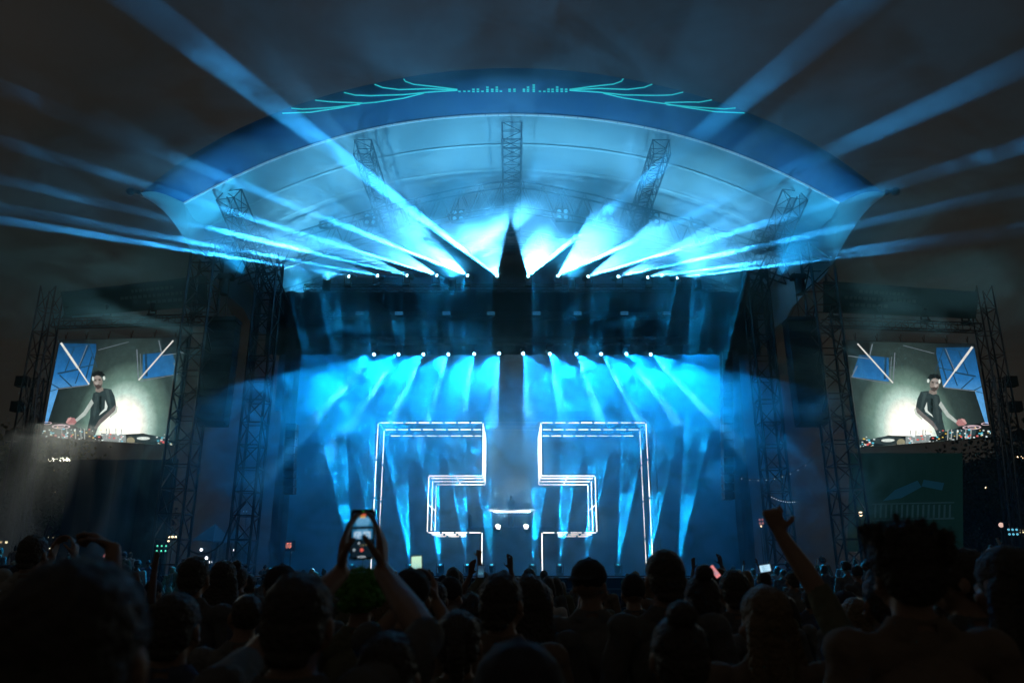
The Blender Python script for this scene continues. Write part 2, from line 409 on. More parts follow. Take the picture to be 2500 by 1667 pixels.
for j in range(9):
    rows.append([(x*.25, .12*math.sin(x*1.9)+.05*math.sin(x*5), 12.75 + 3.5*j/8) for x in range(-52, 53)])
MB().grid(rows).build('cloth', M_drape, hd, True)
uc = tag(empty('upstage_curtain', (0, 39.2, 0)), 'dark curtain closing the rear of the stage under the roof', 'curtain')
back = MB().grid([[(x*1.0, 9.1-.0, 11.62+ 9*j/4) for x in range(-15,16)] for j in range(5)])
back.build('upstage_cloth', mat('upstage_cloth', (.10,.12,.15), .9, bump=.4, scale=2), uc)
rigs = [(37.35, 15.75, 10.6, 'long truss carrying the upper row of blue beam lights'), (38.35, 13.25, 9.2, 'long truss carrying the lower row of blue lights'), (38.6, 14.7, 9.8, 'long dark truss of pale light panels between the two rows')]
for y, z, X, lb in rigs:
    truss((-X,y,z), (X,y,z), .32, 40, lb, group='horizontal lighting trusses', name='lighting_truss', th=.025, material=M_dark)
for i in range(8):
    px = (878,974,1090,1199,1310,1410,1524,1628)[i]; p = at(px, 765, 38.2)
    t = tag(empty('light_panel', p), 'dull pale panel light on the middle truss, ' + ('leftmost of eight','second from the left','third from the left','just left of the centre pair','just right of the centre pair','third from the right','second from the right','rightmost of eight')[i], 'panel light', 'panel lights on the middle truss')
    MB().box((-.22,-.05,-.10),(.22,.12,.10)).build('case', M_black, t)
    MB().box((-.2,-.058,.012),(.2,-.051,.085)).box((-.2,-.058,-.085),(.2,-.051,-.012)).build('diffuser', mat('dull_diffuser', (.35,.6,.7), .4, emit=(.03,.18,.35), es=.5), t)
# clusters of round lamps under the roof
def cluster(px, py, lb, y=39.5):
    p = at(px, py, y); t = tag(empty('blinder_light', p), lb, 'stage light', 'four-lamp blinders under the roof')
    MB().box((-.38,-.1,-.38),(.38,.12,.38)).build('case', M_black, t)
    for a in (-1,1):
        for b in (-1,1): MB().tube((a*.18,-.13,b*.18),(a*.18,-.105,b*.18),.12,12).build('lamp', mat('blinder_glass', (.6,.8,.9), .2, emit=(.05,.3,.5), es=.5), t)
    MB().tube((0,0,.38),(0,0,1.3),.03,5).build('hanger', M_dark, t)
for px, py, n in ((1373,525,'nearest right of the centre truss'),(1483,530,'second right of the centre truss'),(1594,535,'third right of the centre truss'),(1702,540,'farthest right, by the outer arch'),(1118,528,'nearest left of the centre truss'),(1012,532,'second left of the centre truss'),(905,537,'third left of the centre truss'),(798,542,'farthest left, by the outer arch')):
    cluster(px, py, 'square four-lamp blinder under the roof, ' + n)
truss((-13,39.7,19.05),(13,39.7,19.05),.3,48,'thin truss holding the square blinders high under the roof', group='horizontal lighting trusses', name='lighting_truss', th=.02)
# added lamps, put in to wash the roof cloth in blue
for s in (-1, 1):
    for x, y, lb in ((3.0, 36.6, 'inner wash lamp on the upper rig'), (9.3, 36.6, 'outer wash lamp on the upper rig'), (11.5, 39.4, 'wash lamp high by the arch foot')):
        p = Vector((s*x, y, 15.95)); d = Vector((-s*.1*(x > 5), -.18 if y < 38 else .1, 1))
        t = head_light(p, d, False); tag(t, f'{lb} added to light the roof cloth, {"left" if s<0 else "right"} side', 'stage light', 'added roof wash lamps')
        spot('added_wash_lamp', (0,0,0), d, 75, 3300, t, col=(.10,.45,.70), fill=1, ring=.6, edge=.3, blend=.9, size=.2)

for s in (-1, 1):
    spot('added_wash_lamp', (s*12.6, 34.2, 15.2), (s*.55, -.22, 1), 40, 2600, None, col=(.03,.38,.70), fill=1, ring=.6, edge=.3, blend=.9, size=.2)  # added lamp without a housing, brightens the side flap
    for x in (2.6, 6.4, 10.0):
        spot('added_wash_lamp', (s*x, 41.2, 14.3), (s*.2*(x > 5), .12, -1), 60, 4200, None, col=(.004,.34,.85), fill=1, ring=.6, edge=.3, blend=.9, size=.2)  # added lamps out of sight behind the drape, tint the stage blue

# ------------------------------------------------------------------ glowing tube frames
def seg_line(p, q, n, gap, parent, r=.025):
    p, q = Vector(p), Vector(q)
    for i in range(n):
        a, b = p.lerp(q, (i+gap/2)/n), p.lerp(q, (i+1-gap/2)/n)
        MB().tube(a, b, r, 6).build('light_tube', M_tube, parent)
for s, nm in ((-1,'left'),(1,'right')):
    t = tag(empty('tube_frame', (0, 42, 0)), f'stepped box frame of white light tubes, {nm} half of the cross shape', 'light frame', 'glowing tube frames')
    zt, zm, zl, zb = 9.68, 6.8, 3.85, 1.6; xo, xi, xa = s*7.31, s*1.57, s*4.45
    L3 = (0, 2.1, 4.2)
    for y in L3: seg_line((xo,y,zt),(xi,y,zt),8,.2,t)
    for y in L3[:2]: seg_line((xo,y,zt),(xo,y,zb),4,.06,t)
    for y in (0,1.1,2.6,4.2):
        seg_line((xi,y,zt),(xi,y,zm),1,.02,t, .029)
        seg_line((xi,y,zm),(xa,y,zm),1,.02,t, .029)
    for y in (0,2.1,4.2): seg_line((xa,y,zm),(xa,y,zl),1,.03,t)
    seg_line((xa,0,zm-1.5),(xa,4.2,zm-1.5),1,.03,t,.022); seg_line(((xi+xa)/2,0,zm),((xi+xa)/2,4.2,zm),1,.03,t,.022)
    for y in (0,2.1,4.2):
        seg_line((xa,y,zl),(xi,y,zl),4,.18,t); seg_line((xi,y,zl),(xi,y,zb),1,.02,t)
    m = MB()   # dark carrier frame
    loop = [(xo,zb),(xo,zt),(xi,zt),(xi,zm),(xa,zm),(xa,zl),(xi,zl),(xi,zb)]
    for y in (0, 4.2):
        for (x0,z0),(x1,z1) in zip(loop, loop[1:]): m.bar((x0+s*.09,y+.06,z0+.07),(x1+s*.09,y+.06,z1+.07),.06)
    for x, z in loop: m.bar((x+s*.09,.06,z+.07),(x+s*.09,4.26,z+.07),.05)
    for k in range(1,4):
        z = zt-(zt-zb)*k/4; m.bar((xo+s*.09,.06,z),(xo+s*.09,4.26,z),.04); m.bar((xo-s*.35,.06,z),(xo+s*.35,.06,z),.03)
        for y in (0,4.2): m.bar((xo+s*.09,y+.06,z),(xo+s*.45,y+.06,z),.04)
    m.bar((xo+s*.45,.06,zb),(xo+s*.45,.06,zt),.05)
    m.build('carrier_frame', M_dark, t)
for x, z in ((-1.9,8.2),(1.9,8.2),(-3,6.3),(3,6.3),(-1.9,2.9),(1.9,2.9)):
    l = bpy.data.lights.new('tube_glow', 'POINT'); l.energy = 90 if z > 5 and abs(x) < 2 else 45; l.color = (.45,.8,1); l.shadow_soft_size = .5
    o = bpy.data.objects.new('tube_glow', l); C.objects.link(o); o.location = (x*.93, 45.8, z)
m = MB()
for z in (9.72, 9.5, 9.3): m.tube((-1.6,42.1,z),(1.6,42.1,z),.012,4)
m.build('steel_cable', M_white, label='thin level wires strung between the two glowing tube frames', cat='cable')

# riser, table, lamps, performer
t = tag(empty('stage_riser', (0, 44.6, 1.6)), 'dark block riser the performer stands on', 'riser')
MB().box((-2.5,-.9,0),(2.5,2.4,2.62)).build('platform', M_deck, t)
for s in (-1,1): MB().box((s*2.35-.35*(s<0)*0,-.6,2.625),(s*2.35+.06*s,2.2,3.4)).build('side_rail', M_black, t)
RZ = 4.24
t = tag(empty('mixing_table', (0, 44.25, RZ)), 'floating narrow mixing table with a glowing white front edge', 'table')
MB().box((-1.35,-.35,.92),(1.35,.4,1.0)).build('table_top', M_black, t)
MB().box((-.98,-.37,.80),(.98,-.352,.86)).build('glowing_edge', M_tube2, t)
for s in (-1,1): MB().box((s*1.2-.03,-.02,0),(s*1.2+.03,.04,.92)).build('leg', M_black, t)
for x, lb in ((-.75,'left'),(.35,'right')):
    d = tag(empty('record_player', (x, 44.25, RZ+1.0)), f'small dark music player on the {lb} of the mixing table', 'music player', 'gear on the mixing table')
    MB().box((-.22,-.2,.003),(.22,.2,.1)).build('case', M_black, d); MB().tube((0,0,.1),(0,0,.115),.15,16).build('platter', M_dark, d)
for s, nm in ((-1,'left'),(1,'right')):
    p = at(1250+s*34, 1284, 43.6); d = Vector((-s*.32, -.55, .8)).normalized()
    t = tag(empty('white_lamp', p), f'round bright white lamp on the {nm} below the mixing table', 'stage light', 'white lamps under the table')
    MB().tube(-d*.3, -d*.06, .2, 14).build('head', M_black, t)
    mm = MB()
    for a in range(11):
        an, rr = a*2.4, .040*math.sqrt(a)
        v = Vector((math.cos(an)*rr, 0, math.sin(an)*rr)); mm.ball(v*1.05 + Vector((0,-.1,0)), (.035,.03,.035), 8, 5)
    mm.build('lamp_cell', mat('white_lamp_cell', (1,1,1), .3, emit=(1,.93,.85), es=9), t)
    MB().box((-.05,-.02,-.25),(.05,.02,-.1)).build('bracket', M_black, t)
    spot('white_lamp_light', (0,-.2,0), (-s*.30,-.15,.9), 14, 700, t, col=(1,.95,.9), fill=1, ring=1, edge=.5, blend=.4)
    spot('added_back_light', (0,-.1,.1), (-s*.1,.5,.75), 38, 9000, t, col=(.85,.93,1), fill=1, ring=.6, edge=.3, blend=.9, size=.2)  # added lamp, put in to whiten the mist behind the performer
# ------------------------------------------------------------------ people
V = Vector
def seg_d(P, a, b, r1, r2):
    a = np.array(a); b = np.array(b); ab = b-a; L = max(1e-9, ab@ab)
    t = np.clip(((P-a)@ab)/L, 0, 1); q = a + t[:,None]*ab
    return np.linalg.norm(P-q, axis=1) - (r1 + (r2-r1)*t)
def ico(sub=2):
    b = bmesh.new(); bmesh.ops.create_icosphere(b, subdivisions=sub, radius=1)
    v = [x.co.copy() for x in b.verts]; f = [tuple(i.index for i in x.verts) for x in b.faces]; b.free(); return v, f
ICO = ico(2)
class Prims:
    def __init__(s): s.m = MB(); s.p = []
    def ell(s, c, r, tg, rot=None):
        c = V(c); M = rot or Matrix.Identity(3); s.m.add([c + M @ V((v.x*r[0], v.y*r[1], v.z*r[2])) for v in ICO[0]], ICO[1])
        s.p.append((tg, 'e', tuple(c), tuple(r), M)); return s
    def cap(s, p, q, r1, r2, tg):
        p, q = V(p), V(q); s.m.tube(p, q, r1, 12, r2)
        for c, r in ((p, r1), (q, r2)): s.m.add([c + v*r for v in ICO[0]], ICO[1])
        s.p.append((tg, 'c', tuple(p), tuple(q), r1, r2)); return s
    def nearest(s, P):
        best = None; tags = sorted({p[0] for p in s.p}); out = np.full(len(P), 1e9); idx = np.zeros(len(P), int)
        for p in s.p:
            if p[1] == 'c': d = seg_d(P, p[2], p[3], p[4], p[5])
            else:
                M = np.array(p[4]); q = (P-np.array(p[2]))@M; r = np.array(p[3]); d = (np.linalg.norm(q/r, axis=1)-1)*r.min()
            k = tags.index(p[0]); w = d < out; out[w] = d[w]; idx[w] = k
        return np.array(tags)[idx]
def remesh(mb, voxel, smooth=2, disp=0, dsize=.03):
    me = bpy.data.meshes.new('tmp'); me.from_pydata(mb.v, [], mb.f); o = bpy.data.objects.new('tmp', me); C.objects.link(o)
    r = o.modifiers.new('r', 'REMESH'); r.mode = 'VOXEL'; r.voxel_size = voxel
    if smooth: sm = o.modifiers.new('s', 'SMOOTH'); sm.iterations = smooth; sm.factor = .5
    if disp:
        tx = bpy.data.textures.new('t', 'CLOUDS'); tx.noise_scale = dsize; d = o.modifiers.new('d', 'DISPLACE'); d.texture = tx; d.strength = disp; d.mid_level = .4
    out = bpy.data.meshes.new_from_object(o.evaluated_get(bpy.context.evaluated_depsgraph_get()))
    bpy.data.objects.remove(o); return out
def hand(P, wr, d, n, th, curl=.25, r=.0088, grip=0, tg='hand', spread=.1):
    wr, d, n, th = V(wr), V(d).normalized(), V(n).normalized(), V(th).normalized()
    for k in (-.028, -.009, .010, .028): P.cap(wr + d*.015 + th*k*.6, wr + d*.085 + th*k, .015, .0135, tg)
    ln = {.03:(.043,.026,.021), .0105:(.048,.030,.022), -.0095:(.044,.028,.021), -.029:(.034,.021,.018)}
    for j, (k, L) in enumerate(ln.items()):
        p = wr + d*.088 + th*k; a = curl*(.8+.12*j); dd = (d + th*k*spread*30).normalized(); ang = 0
        for i, l in enumerate(L):
            ang += a; v = (dd*math.cos(ang) + n*math.sin(ang)); q = p + v*l
            P.cap(p, q, r*(1.05-.1*i), r*(.95-.1*i), tg); p = q
    p = wr + d*.025 + th*.026
    for i, l in enumerate((.040, .032, .026)):
        v = (th*(.85-.3*i*(1+grip)) + d*.6 + n*(.25+.3*i*(curl+grip))).normalized(); q = p + v*l
        P.cap(p, q, .0125-.0015*i, .0115-.0015*i, tg); p = q

def rotz(a): return Matrix.Rotation(a, 3, 'Z')
SHO = {-1: V((-.185,0,1.44)), 1: V((.185,0,1.44))}
def arm(P, s, el, wr, hd, n, th, curl=.3, r=.0088, grip=0):
    sh, el, wr = SHO[s].copy(), V(el), V(wr)
    if el.z > 1.4: sh += V((-s*.02, 0, .045))
    P.ell(sh, (.062,.062,.062), 'uarm'); P.cap(sh, el, .052, .041, 'uarm'); P.cap(el, el.lerp(wr,.35), .040, .041, 'farm')
    P.cap(el.lerp(wr,.35), wr, .041, .027, 'farm'); hand(P, wr, hd, n, th, curl, r, grip)
POSES = {
 'idle':   {s: (( s*.27,-.03,1.15),(s*.24,.14,.93),(0,.3,-1),(-s,0,0),(0,1,0),.5) for s in (-1,1)},
 'folded': {s: (( s*.25,.05,1.16),(s*.03,.24,1.20+.03*s),(-s,.2,.2),(0,-1,0),(0,0,1),.5) for s in (-1,1)},
 'up':     {s: (( s*.33,.10,1.62),(s*.24,.20,1.88+.03*s),(-s*.1,.1,1),(-s*.3,.9,0),(-s,.2,0),.18) for s in (-1,1)},
 'heart':  {s: (( s*.30,.14,1.60),(s*.10,.24,1.80),(-s*.5,0,.9),(-s*.6,0,-.6),(-s*.5,0,-.8),.7) for s in (-1,1)},
 'film':   {s: (( s*.21,.20,1.42),(s*.075,.36,1.62),(-s*.1,0,1),(-s,.2,0),(0,-1,.1),.6) for s in (-1,1)},
}
def pose(l, r): return {-1: POSES[l][-1], 1: POSES[r][1]}
POSES['fist'] = {-1: POSES['idle'][-1], 1: ((.30,.12,1.66),(.27,.16,1.92),(0,.1,1),(0,1,0),(-1,0,0),1.5)}
POSES['wave'] = {-1: ((-.34,.06,1.60),(-.40,.14,1.87),(-.1,.2,1),(0,1,0),(1,0,0),.2), 1: POSES['idle'][1]}
POSES['film1'] = pose('idle', 'film')

SKIN = mat('skin', (.42,.26,.18), .5, var=.12, scale=30)
SKIN2 = mat('brown_skin', (.18,.10,.065), .5, var=.12, scale=30)
HAIRM = mat('dark_hair', (.10,.088,.075), .5, var=.5, scale=60, bump=.6)
HAIRB = mat('fair_hair', (.28,.19,.10), .42, var=.4, scale=60, bump=.6)
HAIRG = mat('green_hair', (.12,.42,.05), .5, var=.4, scale=60, bump=.6)
CAPM = mat('cap_cloth', (.05,.05,.06), .8, var=.2, scale=40)
SH = {n: mat(n+'_shirt', c, .85, var=.15, scale=25, bump=.25) for n, c in
      (('black',(.16,.16,.155)),('dark grey',(.24,.24,.23)),('navy',(.12,.14,.22)),('olive',(.20,.20,.13)),('pale',(.45,.45,.42)),('brown',(.26,.19,.14)),('white',(.7,.7,.68)))}
TROU = mat('dark_trousers', (.04,.045,.06), .85, var=.2, scale=25)

def hair_mesh(kind, Rm, hc, voxel, strands=0, seed=1):
    P = Prims(); T = lambda v: hc + Rm @ V(v); rr = random.Random(seed)
    e = lambda c, r: P.ell(T(c), r, 'h', Rm)
    if kind in ('short','bun','ponytail','long','wavy'):
        e((0,-.014,.022), (.083,.101,.092)); e((0,-.045,-.02), (.078,.066,.07)); P.cap(T((-.03,-.075,-.075)), T((.03,-.075,-.075)), .022, .022, 'h')
    if kind == 'bun': e((0,-.075,.115), (.045,.045,.04))
    if kind == 'ponytail': P.cap(T((0,-.10,.04)), T((0,-.13,-.03)), .028, .032, 'h'); P.cap(T((0,-.13,-.03)), T((.01,-.11,-.2)), .032, .012, 'h')
    if kind in ('long','wavy'):
        for x in (-.065,-.03,.0,.03,.065):
            k = rr.uniform(-.02,.02); P.cap(T((x,-.06+abs(x)*.4,-.02)), T((x*1.25+k,-.085+abs(x)*.5,-.2)), .036, .034, 'h'); P.cap(T((x*1.25+k,-.085+abs(x)*.5,-.2)), T((x*1.3,-.095+abs(x)*.3,-.33+rr.uniform(-.03,.02))), .033, .014, 'h')
    if kind == 'curly':
        e((0,-.02,.03), (.095,.108,.10))
        for i in range(110):
            a, z = rr.uniform(0, 6.28), rr.uniform(-.55, 1)
            if z < .25 and math.sin(a) > .25: continue
            q = math.sqrt(1-z*z); e((math.cos(a)*q*.098, -.02+math.sin(a)*q*.108, .025+z*.105), [rr.uniform(.016,.026)]*3)
    if kind == 'tousled':
        e((0,-.01,.035), (.098,.11,.10)); e((0,-.05,-.015), (.085,.07,.075))
        for i in range(34):
            x, y = rr.uniform(-.08,.08), rr.uniform(-.09,.07); z = .12 - 4*(x*x+y*y)
            P.cap(T((x,y,z-.03)), T((x*1.2+rr.uniform(-.02,.02), y*1.1, z+rr.uniform(.0,.035))), .018, .008, 'h')
    if kind in ('cap','capback'):
        e((0,-.012,.035), (.088,.104,.088)); e((0,-.01,.12), (.01,.01,.008)); s = 1 if kind == 'cap' else -1
        for i in range(7):
            x = -.06+.02*i; P.cap(T((x, s*.07, .035)), T((x*.9, s*(.155-3*x*x), .02)), .007, .006, 'h')
    if kind == 'beanie': e((0,-.014,.035), (.09,.105,.10)); e((0,-.012,.0), (.088,.104,.03))
    if kind == 'shaved': e((0,-.014,.012), (.0785,.0975,.088))
    me = remesh(P.m, voxel, 2, 0 if kind in ('cap','capback','beanie','shaved') else .007, .013)
    if strands:
        vs = [v.co.copy() for v in me.vertices]; ns = [v.normal.copy() for v in me.vertices]; m = MB()
        m.v = [tuple(v) for v in vs]; m.f = [tuple(p.vertices) for p in me.polygons]
        for _ in range(strands):
            i = rr.randrange(len(vs)); n = ns[i]; p = vs[i] - n*.004
            if n.z < -.5: continue
            L = rr.uniform(.008,.024)*(1.5 if kind in ('tousled','curly') else 1)
            dn = (n*.7 + V((rr.gauss(0,.5), rr.gauss(0,.5), rr.gauss(-.15,.5)))).normalized(); s = dn.cross(V((rr.random(),rr.random(),rr.random()))).normalized()*.0004
            q = p + dn*L*.6; t = q + (dn + V((0,0,-.5))).normalized()*L*.5
            m.add([p-s, p+s, q+s*.8, q-s*.8, t], [(0,1,2,3),(3,2,4)])
        me = bpy.data.meshes.new('hair'); me.from_pydata(m.v, [], m.f)
    return me

def make_person(label, ps='idle', hair='short', shirt='black', skin=None, hairm=None, turn=0, tilt=0, voxel=.015, hv=None, sleeves='short', strands=0, arms=None, female=False, grip=0, group=None, lean=0, seed=1, wide=1):
    P = Prims()
    sw = (.92 if female else 1.0)*wide
    for s in (-1,1):
        P.cap((s*.09,0,.92),(s*.10,.01,.50),.085,.055,'leg'); P.cap((s*.10,.01,.50),(s*.105,-.02,.10),.055,.036,'leg')
        P.ell((s*.11,.04,.045),(.045,.125,.045),'foot')
    P.ell((0,0,.96),(.155*sw if not female else .16,.11,.12),'torso'); P.ell((0,0,1.12),(.135*sw,.10,.15),'torso')
    P.ell((0,.0,1.29),(.165*sw,.115,.17),'torso'); P.cap((-.12*sw,0,1.43),(.12*sw,0,1.43),.055,.055,'torso')
    P.cap((-.09,-.01,1.47),(.0,0,1.52),.03,.05,'torso'); P.cap((.09,-.01,1.47),(0,0,1.52),.03,.05,'torso')
    P.cap((0,-.005,1.45),(0,.015,1.56),.056,.052,'neck')
    Rm = (Matrix.Rotation(turn,3,'Z') @ Matrix.Rotation(tilt,3,'X')); hc = V((0,.02,1.645)); T = lambda v: hc + Rm @ V(v)
    e = lambda c, r: P.ell(T(c), r, 'head', Rm)
    e((0,-.012,.012),(.076,.095,.085)); e((0,.035,-.05),(.058,.052,.065)); e((0,.06,-.085),(.028,.025,.022))
    e((0,.083,-.012),(.045,.012,.012)); P.cap(T((0,.085,-.015)),T((0,.108,-.042)),.009,.013,'head')
    for s in (-1,1):
        e((s*.030,.078,-.022),(.013,.010,.008)); e((s*.079,-.008,-.02),(.010,.018,.031)); e((s*.05,.05,-.045),(.022,.025,.022))
    e((0,.092,-.066),(.022,.008,.006)); e((0,.090,-.076),(.018,.008,.006))
    for s in (-1,1):
        a = (arms or POSES[ps])[s]; arm(P, s, *a[:5], curl=a[5], r=max(.0088, voxel*.72), grip=grip)
    if lean:
        pass
    me = remesh(P.m, voxel, 2)
    t = empty('person'); tag(t, label, 'person', group)
    me.name = 'body'; body = link('body', me, skin or SKIN, t, True)
    n = len(me.vertices); co = np.empty(n*3); me.vertices.foreach_get('co', co); co = co.reshape(-1,3)
    no = np.empty(n*3); me.vertices.foreach_get('normal', no); no = no.reshape(-1,3)
    tags = P.nearest(co)
    def shell(name, keep, off, mt, wr):
        idx = -np.ones(n, int); sel = np.where(keep)[0]; idx[sel] = range(len(sel))
        k = wr*(np.sin(co[sel,2]*45+np.sin(co[sel,0]*30)*2)+np.sin(co[sel,0]*70+co[sel,2]*20))
        vv = co[sel] + no[sel]*(off + k)[:,None]
        ff = [tuple(int(idx[i]) for i in p.vertices) for p in me.polygons if all(keep[i] for i in p.vertices)]
        sm = bpy.data.meshes.new(name); sm.from_pydata([tuple(v) for v in vv], [], ff); return link(name, sm, mt, t, True)
    up = (tags == 'torso') & (co[:,2] > .90) | (tags == 'uarm')
    if sleeves == 'long': up |= tags == 'farm'
    if sleeves == 'none': up = (tags == 'torso') & (co[:,2] > .90)
    up |= (tags == 'neck') & (co[:,2] < 1.505)
    up &= ~((co[:,2] > 1.53) & (np.abs(co[:,0]) < .09) & (tags == 'torso'))
    shell('shirt', up, .009, SH[shirt], .0022)
    shell('trousers', ((tags == 'leg') | (tags == 'torso')) & (co[:,2] < .97) & (co[:,2] > .08), .007, TROU, .002)
    if hair:
        hm = hair_mesh(hair, Rm, hc, hv or max(.007, voxel*.8), strands, seed)
        link('cap' if hair in ('cap','capback') else 'beanie' if hair == 'beanie' else 'hair', hm, hairm or (CAPM if hair in ('cap','capback','beanie') else HAIRM), t, hair not in ('tousled',))
    return t

# --- crowd templates, placed and then copied
HW = {'short':'short hair','long':'long hair','bun':'a top bun','ponytail':'a ponytail','curly':'curly hair','cap':'a cap','capback':'a backwards cap','beanie':'a beanie','shaved':'a shaved head','wavy':'wavy long hair','tousled':'tousled hair'}
PW = {'idle':'arms down','folded':'arms folded','up':'both hands up','heart':'hands joined high','film':'hands up filming','fist':'a fist up','wave':'one arm waving','film1':'one hand up'}
TMP = []
for i, (ps, hr, sk, fem, hm) in enumerate([('idle','short',0,0,0),('folded','long',0,1,1),('up','short',1,0,0),('film','cap',0,0,0),('fist','short',0,0,0),('idle','curly',1,0,0),
        ('wave','ponytail',0,1,0),('idle','bun',0,1,0),('film1','short',0,0,1),('heart','long',0,1,0),('idle','capback',1,0,0),('idle','shaved',0,0,0),('folded','beanie',0,0,0),('idle','wavy',0,1,0)]):
    TMP.append((make_person('x', ps, hr, 'black', SKIN2 if sk else SKIN, (HAIRB if hm else HAIRM) if hr not in ('cap','capback','beanie') else None, female=bool(fem), voxel=.017 if ps in ('idle','folded') else .013, seed=i, turn=rnd.uniform(-.3,.3), tilt=rnd.uniform(-.05,.2)), ps, hr))
used = set()
def zone(px, Y):
    h = 'far left' if px < 330 else 'left' if px < 800 else 'left of centre' if px < 1120 else 'centre' if px < 1400 else 'right of centre' if px < 1800 else 'right' if px < 2150 else 'far right'
    d = 'by the barrier' if Y > 24 else 'mid crowd' if Y > 13 else 'some rows ahead' if Y > 7 else 'near rows'
    return f'{d}, {h}'
def put(k, x, y, h, rz, shirt):
    src, ps, hr = TMP[k]; px = 1250 + F*x/(y*.98)
    lb = f'dark silhouette with {HW[hr]}, {PW[ps]}, {zone(px, y)}'
    loc = (x, y, gz(x, y)); gr = 'people in the dark festival crowd'
    if k not in used:
        used.add(k); t = src; t.location = loc; t.rotation_euler = (0,0,rz); tag(t, lb, 'person', gr)
    else: t = copy_tree(src, None, loc, rz, label=lb, cat='person', group=gr)
    t.scale = (h/1.75*1.0,)*3
    for c in PT.get(t.name, []) or [o for o in t.children]:
        pass
    return t, shirt
placed = []
def ok(x, y, d): return all((x-a)**2 + (y-b)**2 > d*d for a, b in placed)
near = [  # px, py of head top, head distance, pose, hair, shirt, label, extras
 (195,1338,.92,'idle','short','black','huge blurred dark head filling the bottom left corner',dict(turn=.15,strands=5000)),
 (478,1352,4.6,'idle','short','black','dark round head right of the raised left arm, under the tents',{}),
 (548,1362,5.2,'idle','long','dark grey','dark head with long hair under the left tents',{}),
 (604,1436,3.6,'idle','shaved','dark grey','shaved head low in front of the first rows on the left',dict(turn=.5)),
 (688,1376,4.2,'idle','cap','navy','head in a cap just left of the big phone',{}),
 (884,1385,3.7,'idle','curly','olive','person with bright green curly hair behind the raised phone arm',dict(hairm=HAIRG,strands=5000,hv=.005)),
 (1003,1386,3.3,'film','cap','black','person in a cap filming with a small lit phone',{}),
 (1062,1413,4.8,'idle','short','black','dark head right of the filming cap wearer',{}),
 (1226,1389,3.0,'idle','short','brown','reddish-edged dark head in the middle before the frame opening',dict(turn=-.35)),
 (1292,1395,3.7,'idle','long','black','long haired head touching the middle head on its right',{}),
 (1440,1361,3.9,'idle','capback','dark grey','broad shouldered person in a cap right of the middle',dict(wide=1.25,sleeves='long',turn=-.5)),
 (1622,1334,3.45,'idle','short','black','tall head with short cropped hair and clear ears before the right frame leg',dict(strands=800)),
 (1545,1402,5.5,'idle','beanie','black','low head between the cap wearer and the tall cropped head',{}),
 (1712,1395,3.6,'idle','bun','dark grey','head with a small bun right of the tall cropped head',{}),
 (1790,1385,4.4,'film1','short','black','person with one hand lifted beside the bun',{}),
 (1862,1420,2.7,'idle','wavy','brown','person with long pale-edged wavy hair right of the middle front',dict(hairm=HAIRB,turn=.4)),
 (2345,1330,2.9,'idle','short','black','bearded profile looking left at the right edge rows',dict(turn=1.0)),
 (2448,1322,2.5,'idle','wavy','black','long haired head at the extreme right edge',dict(turn=.3)),
 (1262,1560,1.35,'idle','capback','dark grey','head arc cut by the bottom edge just left of centre',dict(turn=.3)),
 (1655,1492,2.1,'idle','bun','black','low dark head with a hair clip before the cropped head',{}),
 (2200,1262,2.3,'idle','tousled','brown','big tousled head rising against the right screen scrim',dict(strands=7000,wide=1.1,hv=.0055)),
 (432,1437,2.5,'idle','short','navy','person with bent left arm stretched up beside the huge blurred head',dict(arms={-1:((-.25,.08,1.66),(-.31,.16,1.90),(-.85,.15,.45),(-.3,.3,-.9),(.2,-.9,.2),.45),1:POSES['idle'][1]})),
 (86,1300,5.6,'film','short','pale','pale shirted person high at the far left edge',{}),
 (1120,1480,2.6,'idle','ponytail','olive','low ponytail head left of the middle front',{}),
 (2160,1385,2.85,'idle','short','olive','person with a raised left fist and bent forearm before the right tower',dict(arms={-1:((-.20,.14,1.68),(-.29,.24,1.90),(-.25,.1,.95),(.5,.8,0),(.8,-.4,0),1.35),1:POSES['idle'][1]},grip=1.6)),
 (950,1530,1.9,'idle','short','black','short dark head under the raised bare forearm',{}),
]
for i, (px, py, d, ps, hr, sh, lb, ex) in enumerate(near):
    u = (833-py)/F; Y = d*(math.cos(PITCH) - u*math.sin(PITCH)); p = at(px, py, Y); h = p.z - gz(p.x, Y)
    k = dict(voxel=.010, hv=.007, seed=50+i, strands=0 if hr in ('cap','capback','beanie','shaved') else 900); k.update(ex)
    t = make_person(lb, ps, hr, sh, **k); s = h/(1.765 if hr not in ('tousled','curly') else 1.79); t.scale = (s,)*3
    t.location = (p.x, Y - .0, gz(p.x, Y)); t.rotation_euler = (0,0,math.atan2(-p.x, Y)*-.0); placed.append((p.x, Y))
# the filming person with the big phone
BX, BY = -.505, 1.93
t = make_person('person holding up a phone in both hands with a bare right forearm raised', 'film', 'short', 'black', voxel=.0065, hv=.006, strands=1500,
   arms={1: ((.285,.20,1.60),(.112,.525,1.76),(-.06,.0,1),(-.95,.25,0),(-.1,-1,.15),.32), -1: ((-.16,.17,1.53),(-.012,.525,1.755),(.05,0,1),(.95,.25,0),(.1,-1,.1),.30)}, sleeves='short')
t.location = (BX, BY, 0); placed.append((BX, BY)); t.rotation_euler = (0,0,0)

